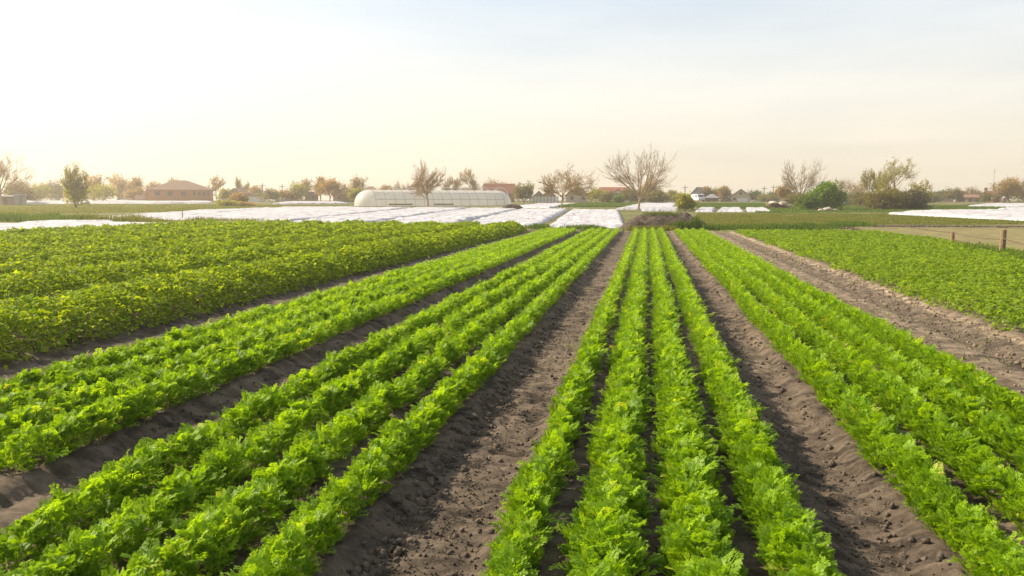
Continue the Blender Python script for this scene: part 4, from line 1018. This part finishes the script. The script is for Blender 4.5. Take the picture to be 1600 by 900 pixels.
wall_run(1126, 1143, 312, 208, 'dark board fence left of the beige gabled house', 'dark_roof', 'fence', 'fence', posts=5)
wall_run(1173, 1190, 314.5, 206, 'low white wall right of the garage door', 'white_wall')
wall_run(1190, 1218, 314, 204, 'dark clipped board fence beside the low white wall', 'shed_wood', 'fence', 'fence', posts=6)
wall_run(1446, 1484, 312, 212, 'long grey board fence beyond the far meadow', 'grey_wall', 'fence', 'fence', posts=10)
wall_run(430, 478, 311.5, 210, 'low grey fence under the bushes between the two left utility poles and cottage', 'grey_wall', 'fence', 'fence', posts=9)
# gate pillars
def pillar(px, top, D, label, wd=.7):
    x, y, z = at(px, D); h = zat(px, top, D) - z
    root = empty('gate_pillar', (x, y, z), label, 'pillar')
    MB().box(-wd / 2, -wd / 2, -.3, wd / 2, wd / 2, h * .72).build('shaft', M['pink_wall'], root)
    MB().box(-wd / 2 - .1, -wd / 2 - .1, h * .72, wd / 2 + .1, wd / 2 + .1, h * .80).box(-wd / 4, -wd / 4, h * .8, wd / 4, wd / 4, h).build('cap', M['white_wall'], root)
pillar(1569, 307, 200, 'pale brick gate pillar with a white cap near the right edge', .75)
pillar(1493, 312, 208, 'short pinkish gate pillar beside the small dark roofed shed', .6)
# stack of bricks / boards left of the pillar
x, y, z = at(1555, 200)
st = empty('brick_stack', (x, y, z), 'stack of orange bricks and pale boards left of the gate pillar', 'stack')
MB().box(-.8, -.4, 0, .1, .4, .9).build('bricks', M['brick'], st); MB().box(.12, -.4, 0, .9, .4, .55).build('bricks', M['red_roof'], st); MB().box(-.85, -.35, .9, .0, .35, 1.15).build('boards', M['sack'], st)

# ------------------------------------------------------------------ poles and wires
def utility_pole(px, top, D, label):
    x, y, z = at(px, D); h = zat(px, top, D) - z
    root = empty('utility_pole', (x, y, z), label, 'utility pole', 'utility poles along the village', rz=YAW)
    MB().tube([(0, 0, -.5), (0, 0, h)], [.15, .10], 8).build('shaft', M['pole'], root)
    MB().box(-.75, -.16, h - .75, .75, -.10, h - .62).build('crossarm', M['pole'], root)
    for s in (-.65, 0, .65):
        MB().tube([(s, -.13, h - .62), (s, -.13, h - .52), (s, -.13, h - .44)], [.03, .06, .03], 6).build('insulator', M['white_wall'], root)
    return Vector((x, y, z + h - .45))
u1 = utility_pole(411, 286, 215, 'utility pole left of the wide bush, first from the left')
u2 = utility_pole(441.5, 287.5, 222, 'utility pole right of the wide bush, second from the left')
u3 = utility_pole(1070, 289, 222, 'utility pole above the yellow green bush right of the mound')
u4 = utility_pole(1193.5, 291, 226, 'left pole of the two standing close together right of the beige house')
u5 = utility_pole(1208, 289, 232, 'right pole of the two standing close together right of the beige house')
def wire(a, b, label):
    pts = [a.lerp(b, t) - Vector((0, 0, 1.0 * 4 * t * (1 - t))) for t in np.linspace(0, 1, 14)]
    m = MB()
    off = Vector((math.cos(YAW), math.sin(YAW), 0)) * .65
    m.tube([p + off for p in pts], .014, 4)
    tag(m.build('power_line', M['wire'], None), label, 'power line', 'power lines')
wire(u1, u2, 'power line strung between the two left utility poles')
wire(u3, u4, 'power line running over the beige gabled house')
wire(u4, u5, 'short power line between the two close utility poles')
# aerial mast
x, y, z = at(1551, 226); h = zat(1551, 264, 226) - z
ms = empty('aerial_mast', (x, y, z), 'thin tall aerial mast above the farmhouse with the green door', 'mast')
MB().tube([(0, 0, -.3), (0, 0, h * .6), (0, 0, h)], [.07, .05, .03], 6).build('shaft', M['pole'], ms)
MB().tube([(-.5, 0, h - .4), (.5, 0, h - .4)], .02, 5).tube([(-.3, 0, h - .8), (.3, 0, h - .8)], .02, 5).build('aerial', M['pole'], ms)

# stake in the white covers on the left
x, y, z = G(285, 346)
tag(MB().tube([(0, 0, -.2), (.02, 0, .45), (.0, .02, .80)], [.035, .03, .028], 7).build('stake', M['plank'], loc=(x, y, z)), 'lone wooden stake standing between the white covers', 'stake')

# ------------------------------------------------------------------ fence posts by the tan plot
def fence_post(px, base, top, label, wd=.075):
    x, y, z = G(px, base); D = x * FW[0] + y * FW[1]; h = zat(px, top, D) - z
    b = MB(); n = 8; r2 = random.Random(px)
    b.tube([(0, 0, -.3), (0.004, 0, h * .5), (.0, .004, h - .02), (0, 0, h)], [wd, wd * .96, wd * .92, wd * .7], 9)
    o = b.build('fence_post', M['post'], loc=(x, y, z))
    o.rotation_euler = (r2.uniform(-.03, .03), r2.uniform(-.03, .03), 0)
    tag(o, label, 'fence post', 'weathered fence posts')
    return Vector((x, y, z)), h
pa, ha = fence_post(1488, 383, 362, 'slim wooden fence post, farther of the pair, at the edge of the tan plot', .07)
pb, hb = fence_post(1565, 400, 358, 'thick sunlit wooden fence post nearest the right edge', .085)
pc_, hc = fence_post(1530, 389, 377, 'short stub of a fence post between the two taller posts', .03)
pd = Vector(G(1655, 420)); 
for k, (fa, fb, lb) in enumerate(((.92, .62, 'upper wire strung between the two fence posts'), (.45, .30, 'lower wire strung between the two fence posts'))):
    a, b = pa + Vector((0, 0, ha * fa)), pb + Vector((0, 0, hb * fb))
    tag(MB().tube([a.lerp(b, t) - Vector((0, 0, .05 * 4 * t * (1 - t))) for t in np.linspace(0, 1, 9)], .015, 5).build('fence_wire', M['wire']), lb, 'wire', 'fence wires')
a, b = pb + Vector((0, 0, hb * .66)), pd + Vector((0, 0, .45))
tag(MB().tube([a.lerp(b, t) - Vector((0, 0, .05 * 4 * t * (1 - t))) for t in np.linspace(0, 1, 9)], .015, 5).build('fence_wire', M['wire']), 'wire running from the thick post out of the picture', 'wire', 'fence wires')
a = pa + Vector((0, 0, ha * .92)); b = Vector(G(1390, 366)) + Vector((0, 0, .55))
tag(MB().tube([a.lerp(b, t) - Vector((0, 0, .05 * 4 * t * (1 - t))) for t in np.linspace(0, 1, 9)], .015, 5).build('fence_wire', M['wire']), 'wire leading from the slim post over the tan plot', 'wire', 'fence wires')

# ------------------------------------------------------------------ soil mounds
def mound(pxc, D, wpx, top, label, seed, depth=2.2, skew=0.0, m='soil_heap'):
    x0, y0, z0 = at(pxc, D); wd = wpx / pxm(D); h = zat(pxc, top, D) - z0
    n = 90
    u, v = np.meshgrid(np.linspace(-1, 1, n), np.linspace(-1, 1, 50))
    rr = np.sqrt(np.abs(u) ** 2.4 + np.abs(v) ** 2.2)
    z = h * np.clip(1 - rr ** 1.7, 0, 1) ** .75 * (.72 + .55 * fbm(u * 2.2 + seed, v * 2.2, seed, 4)) * (1 + skew * u)
    z += .30 * h * (fbm(u * 11, v * 7, seed + 4, 4) - .5) * np.clip(1.2 - rr, 0, 1)
    x = x0 + (u * wd / 2) * RT[0] + v * depth * FW[0]; y = y0 + (u * wd / 2) * RT[1] + v * depth * FW[1]
    zz = H(x, y) - .08 + z + .03
    idx = np.arange(u.size).reshape(u.shape)
    Q = np.stack([idx[:-1, :-1], idx[:-1, 1:], idx[1:, 1:], idx[1:, :-1]], -1).reshape(-1, 4)
    o = np_mesh('soil_mound', np.stack([x - x0, y - y0, zz - z0], -1).reshape(-1, 3), Q, M[m], loc=(x0, y0, z0), smooth=False)
    tag(o, label, 'mound')
    return x, y, zz, h
mx_, my_, mz_, mh = mound(1040, 46, 142, 330, 'long brown soil mound with grass on top at the end of the beds', 3)
mound(801, 106, 40, 318.5, 'little brown soil heap on the white covers before the greenhouse', 6, depth=1.2)
mound(995, 44.3, 40, 343, 'small grey clod pile at the foot of the long soil mound', 9, depth=.8)
sel = g_.integers(0, mx_.size, 9000)
pts = np.column_stack([mx_.ravel()[sel], my_.ravel()[sel], mz_.ravel()[sel]])
uu = (pts[:, 0] * RT[0] + pts[:, 1] * RT[1]); 
keep = (pts[:, 2] > .74 * (mh + .0)) & (vn(pts[:, 0] * 1.3, pts[:, 1] * 1.3, 12) > .45)
grass('mound_grass', M['grass'], pts[keep], g_.uniform(.03, .13, keep.sum()), .018, 'grass growing along the crest of the long soil mound', 41)
p = along([(1052, 359), (1085, 359)], 2600, .22, g_)
grass('mound_foot_weeds', M['grass'], p, g_.uniform(.18, .72, len(p)) * (.25 + 1.1 * vn(p[:, 0] * 2.2, p[:, 1] * 2.2, 8)), .03, 'tall green weeds at the foot of the soil mound', 42)
p = along([(985, 360), (1050, 360)], 1500, .25, g_)
grass('mound_edge_weeds', M['dry_grass'], p, g_.uniform(.08, .3, len(p)), .02, 'pale weeds between the bed ends and the soil mound', 43)

# debris heap with two sacks, stones
def lump(name, px, D, wpx, hpx, label, seed, m, cat, lift=0.0, group=None):
    import bmesh
    x, y, z = at(px, D); bm = bmesh.new(); bmesh.ops.create_icosphere(bm, subdivisions=3, radius=1)
    r2 = np.random.default_rng(seed); k = r2.uniform(1.2, 2, 3)
    for v in bm.verts:
        n = 1 + .95 * (fbm(np.array(v.co.x * k[0] * 1.4 + seed), np.array(v.co.y * k[1] * 1.3 + v.co.z * 2.3), seed, 4) - .5)
        v.co = Vector((v.co.x * n * wpx / pxm(D) / 2, v.co.y * n * wpx / pxm(D) * .42, v.co.z * n * hpx / pxm(D) / 2))
    me = bpy.data.meshes.new(name); bm.to_mesh(me); bm.free(); me.materials.append(M[m])
    for pl in me.polygons: pl.use_smooth = True
    o = bpy.data.objects.new(name, me); COL.objects.link(o)
    o.location = (x, y, z + hpx / pxm(D) / 2 * .8 + lift); o.rotation_euler = (0, 0, YAW + r2.uniform(-.4, .4))
    return tag(o, label, cat, group)
x, y, z = at(1213, 118)
hp = empty('debris_heap', (x, y, z), 'heap of broken brown timber and rubble beside the white covers', 'heap', rz=YAW)
r3 = random.Random(4); b = MB()
for k in range(120):
    a = r3.uniform(0, math.pi); l = r3.uniform(.3, 1.0); cx, cy = r3.gauss(0, .8), r3.gauss(0, .45); cz = max(.05, r3.uniform(.05, .95) * (1 - abs(cx) / 2.4))
    dz = r3.uniform(-.25, .3)
    b.tube([(cx - math.cos(a) * l / 2, cy - math.sin(a) * l / 2, max(cz - dz, .03)), (cx + math.cos(a) * l / 2, cy + math.sin(a) * l / 2, max(cz + dz, .03))], r3.uniform(.04, .09), 5)
b.build('timber', M['plank'], hp)
b = MB().tube([(-1.7, 0, .0), (-1.3, .1, .45), (-.9, 0, .7)], .08, 6).tube([(-1.9, -.2, .0), (-1.4, -.2, .35)], .09, 6); b.build('branch', M['brick'], hp)
lump('sack', 1208, 117.5, 13, 5, 'flat pale sack lying on top of the debris heap', 2, 'sack', 'sack', .62)
lump('sack', 1224, 116.5, 12, 7, 'plump whitish sack at the right end of the debris heap', 3, 'sack', 'sack', .45)
for i, (px, wp, hp_, lb) in enumerate(((1283, 9, 4, 'small flat pale stone in front of the conical bush'), (1294, 12, 7, 'largest pale stone in front of the conical bush'), (1305, 9, 4, 'pale stone right of the largest one before the conical bush'))):
    lump('stone', px, 98, wp, hp_, lb, 20 + i, 'stone', 'stone', 0, 'pale stones')
lump('boulder', 1322, 150, 13, 9, 'grey mound shaped boulder between the conical bush and the broad bush', 31, 'grey_wall', 'boulder')

# ------------------------------------------------------------------ greenhouse
def greenhouse():
    D0, D1 = 138, 150
    A, B = np.array(at(578, D0)), np.array(at(776, D1))
    ax = (B - A)[:2]; Ln = np.linalg.norm(ax); rz = math.atan2(ax[1], ax[0])
    c = (A + B) / 2; h = zat(677, 297, (D0 + D1) / 2) - c[2]; hw = 3.1
    root = empty('greenhouse', tuple(c), 'long white plastic tunnel greenhouse with rounded ends', 'greenhouse', rz=rz)
    n = 20
    prof = [(hw * math.cos(t), h * math.sin(t) ** .85) for t in np.linspace(math.pi, 0, n)]
    V, Fs = [], []
    xs = np.linspace(-Ln / 2, Ln / 2, 29)
    for i, x in enumerate(xs):
        sag = 1 - .012 * (i % 2)
        V += [(x, p[0] * sag, p[1] * sag) for p in prof]
    for i in range(len(xs) - 1):
        for k in range(n - 1): Fs.append((i * n + k, i * n + k + 1, (i + 1) * n + k + 1, (i + 1) * n + k))
    MB().add(V, Fs).build('film_cover', M['film'], root, smooth=True)
    for s in (-1, 1):
        # rounded ends: quarter domes of film
        V, Fs = [], []; m_ = 8
        for j in range(m_ + 1):
            e = j / m_ * math.pi / 2
            V += [(s * (Ln / 2 + 2.6 * math.sin(e) + .002), p[0] * math.cos(e), max(p[1] * math.cos(e) ** .8, 0)) for p in prof]
        for j in range(m_):
            for k in range(n - 1): Fs.append((j * n + k, j * n + k + 1, (j + 1) * n + k + 1, (j + 1) * n + k))
        MB().add(V, Fs).build('end_cover', M['film'], root, smooth=True)
    for x in xs[::2]:
        pts = [(x, p[0] * 1.012, p[1] * 1.012 - (.0)) for p in prof]
        MB().tube(pts, .022, 6).build('hoop', M['post'], root)
    b = MB()
    for y_, z_ in ((-hw * .93, h * .42), (-hw * .6, h * .80)):
        b.tube([(-Ln / 2, y_ * 1.0 - .06, z_), (Ln / 2, y_ * 1.0 - .06, z_)], .03, 5)
    b.build('side_rail', M['pole'], root)
    for x0, x1 in ((-Ln / 2 + 2.2, -Ln / 2 + 6.5), (-Ln / 2 + 10.5, -Ln / 2 + 14.2)):
        MB().box(x0, -hw - .08, .18, x1, -hw - .02, .40).build('bottom_board', M['post'], root)
greenhouse()
# bare white hoops of a second tunnel behind it
A, B = np.array(at(615, 164)), np.array(at(782, 166)); c = (A + B) / 2
rz = math.atan2(B[1] - A[1], B[0] - A[0])
fr = empty('hoop_frame', tuple(c), 'bare white arched hoops of an uncovered tunnel behind the greenhouse', 'greenhouse frame', rz=rz)
Ln = np.linalg.norm((B - A)[:2]); hh = zat(700, 293.2, 165) - c[2]
for k in range(7):
    x = -Ln / 2 + Ln * k / 6
    MB().tube([(x + 1.9 * math.cos(t), 1.2 * math.cos(t), hh * math.sin(t) ** .7) for t in np.linspace(math.pi, 0, 17)], .10, 6).build('hoop', M['hoop'], fr)
MB().tube([(-Ln / 2, 0, hh - .05), (Ln / 2, 0, hh - .05)], .03, 5).build('ridge_pipe', M['hoop'], fr)

# ------------------------------------------------------------------ van
def van():
    D = 214; x, y, z = at(1090, D)
    root = empty('van', (x, y, z), 'white van parked beside the tall grey gabled house', 'van', rz=YAW + .25)
    k = .92
    prof = [(-2.3, .35), (-2.3, .95), (-2.1, 1.15), (-1.35, 1.9), (-1.1, 2.0), (2.3, 2.0), (2.35, .35)]
    V = [(w_, p[0], p[1]) for w_ in (-k, k) for p in prof]; n = len(prof)
    MB().add(V, [tuple(range(n)), tuple(reversed(range(n, 2 * n)))] + [(i, i + n, (i + 1) % n + n, (i + 1) % n) for i in range(n)]).build('body', M['van'], root, bevel=.06)
    MB().add([(-.8, -2.09, 1.19), (.8, -2.09, 1.19), (.72, -1.4, 1.87), (-.72, -1.4, 1.87)], [(0, 1, 2, 3)]).build('windscreen', M['glass'], root)
    for s in (-1, 1):
        MB().box(s * .925 - .01, -1.3, 1.2, s * .925 + .01, -.5, 1.75).build('side_window', M['glass'], root)
        MB().box(s * .62 - .18, -2.33, .72, s * .62 + .18, -2.28, .9).build('headlight', M['frame'], root)
        for yy in (-1.45, 1.45):
            wl = MB().tube([(s * .74, yy, .34), (s * .95, yy, .34)], .34, 16).build('wheel', M['rubber'], root)
            MB().tube([(s * .951, yy, .34), (s * .962, yy, .34)], .19, 12).build('rim', M['frame'], wl)
    MB().box(-.85, -2.36, .38, .85, -2.28, .58).build('bumper', M['pole'], root)
van()

# ------------------------------------------------------------------ air
def haze():
    m = bpy.data.materials.new('haze'); m.use_nodes = True; t = m.node_tree; t.nodes.clear()
    o = t.nodes.new('ShaderNodeOutputMaterial'); v = t.nodes.new('ShaderNodeVolumePrincipled')
    v.inputs['Color'].default_value = (1.0, .91, .76, 1); v.inputs['Density'].default_value = HAZE
    v.inputs['Anisotropy'].default_value = .62
    t.links.new(v.outputs['Volume'], o.inputs['Volume'])
    ob = MB().box(-330, -40, -1.6, 300, 420, 26).build('haze', m)
    tag(ob, 'thin warm haze over the fields', 'haze', kind='stuff')
HAZE = .0012
haze()
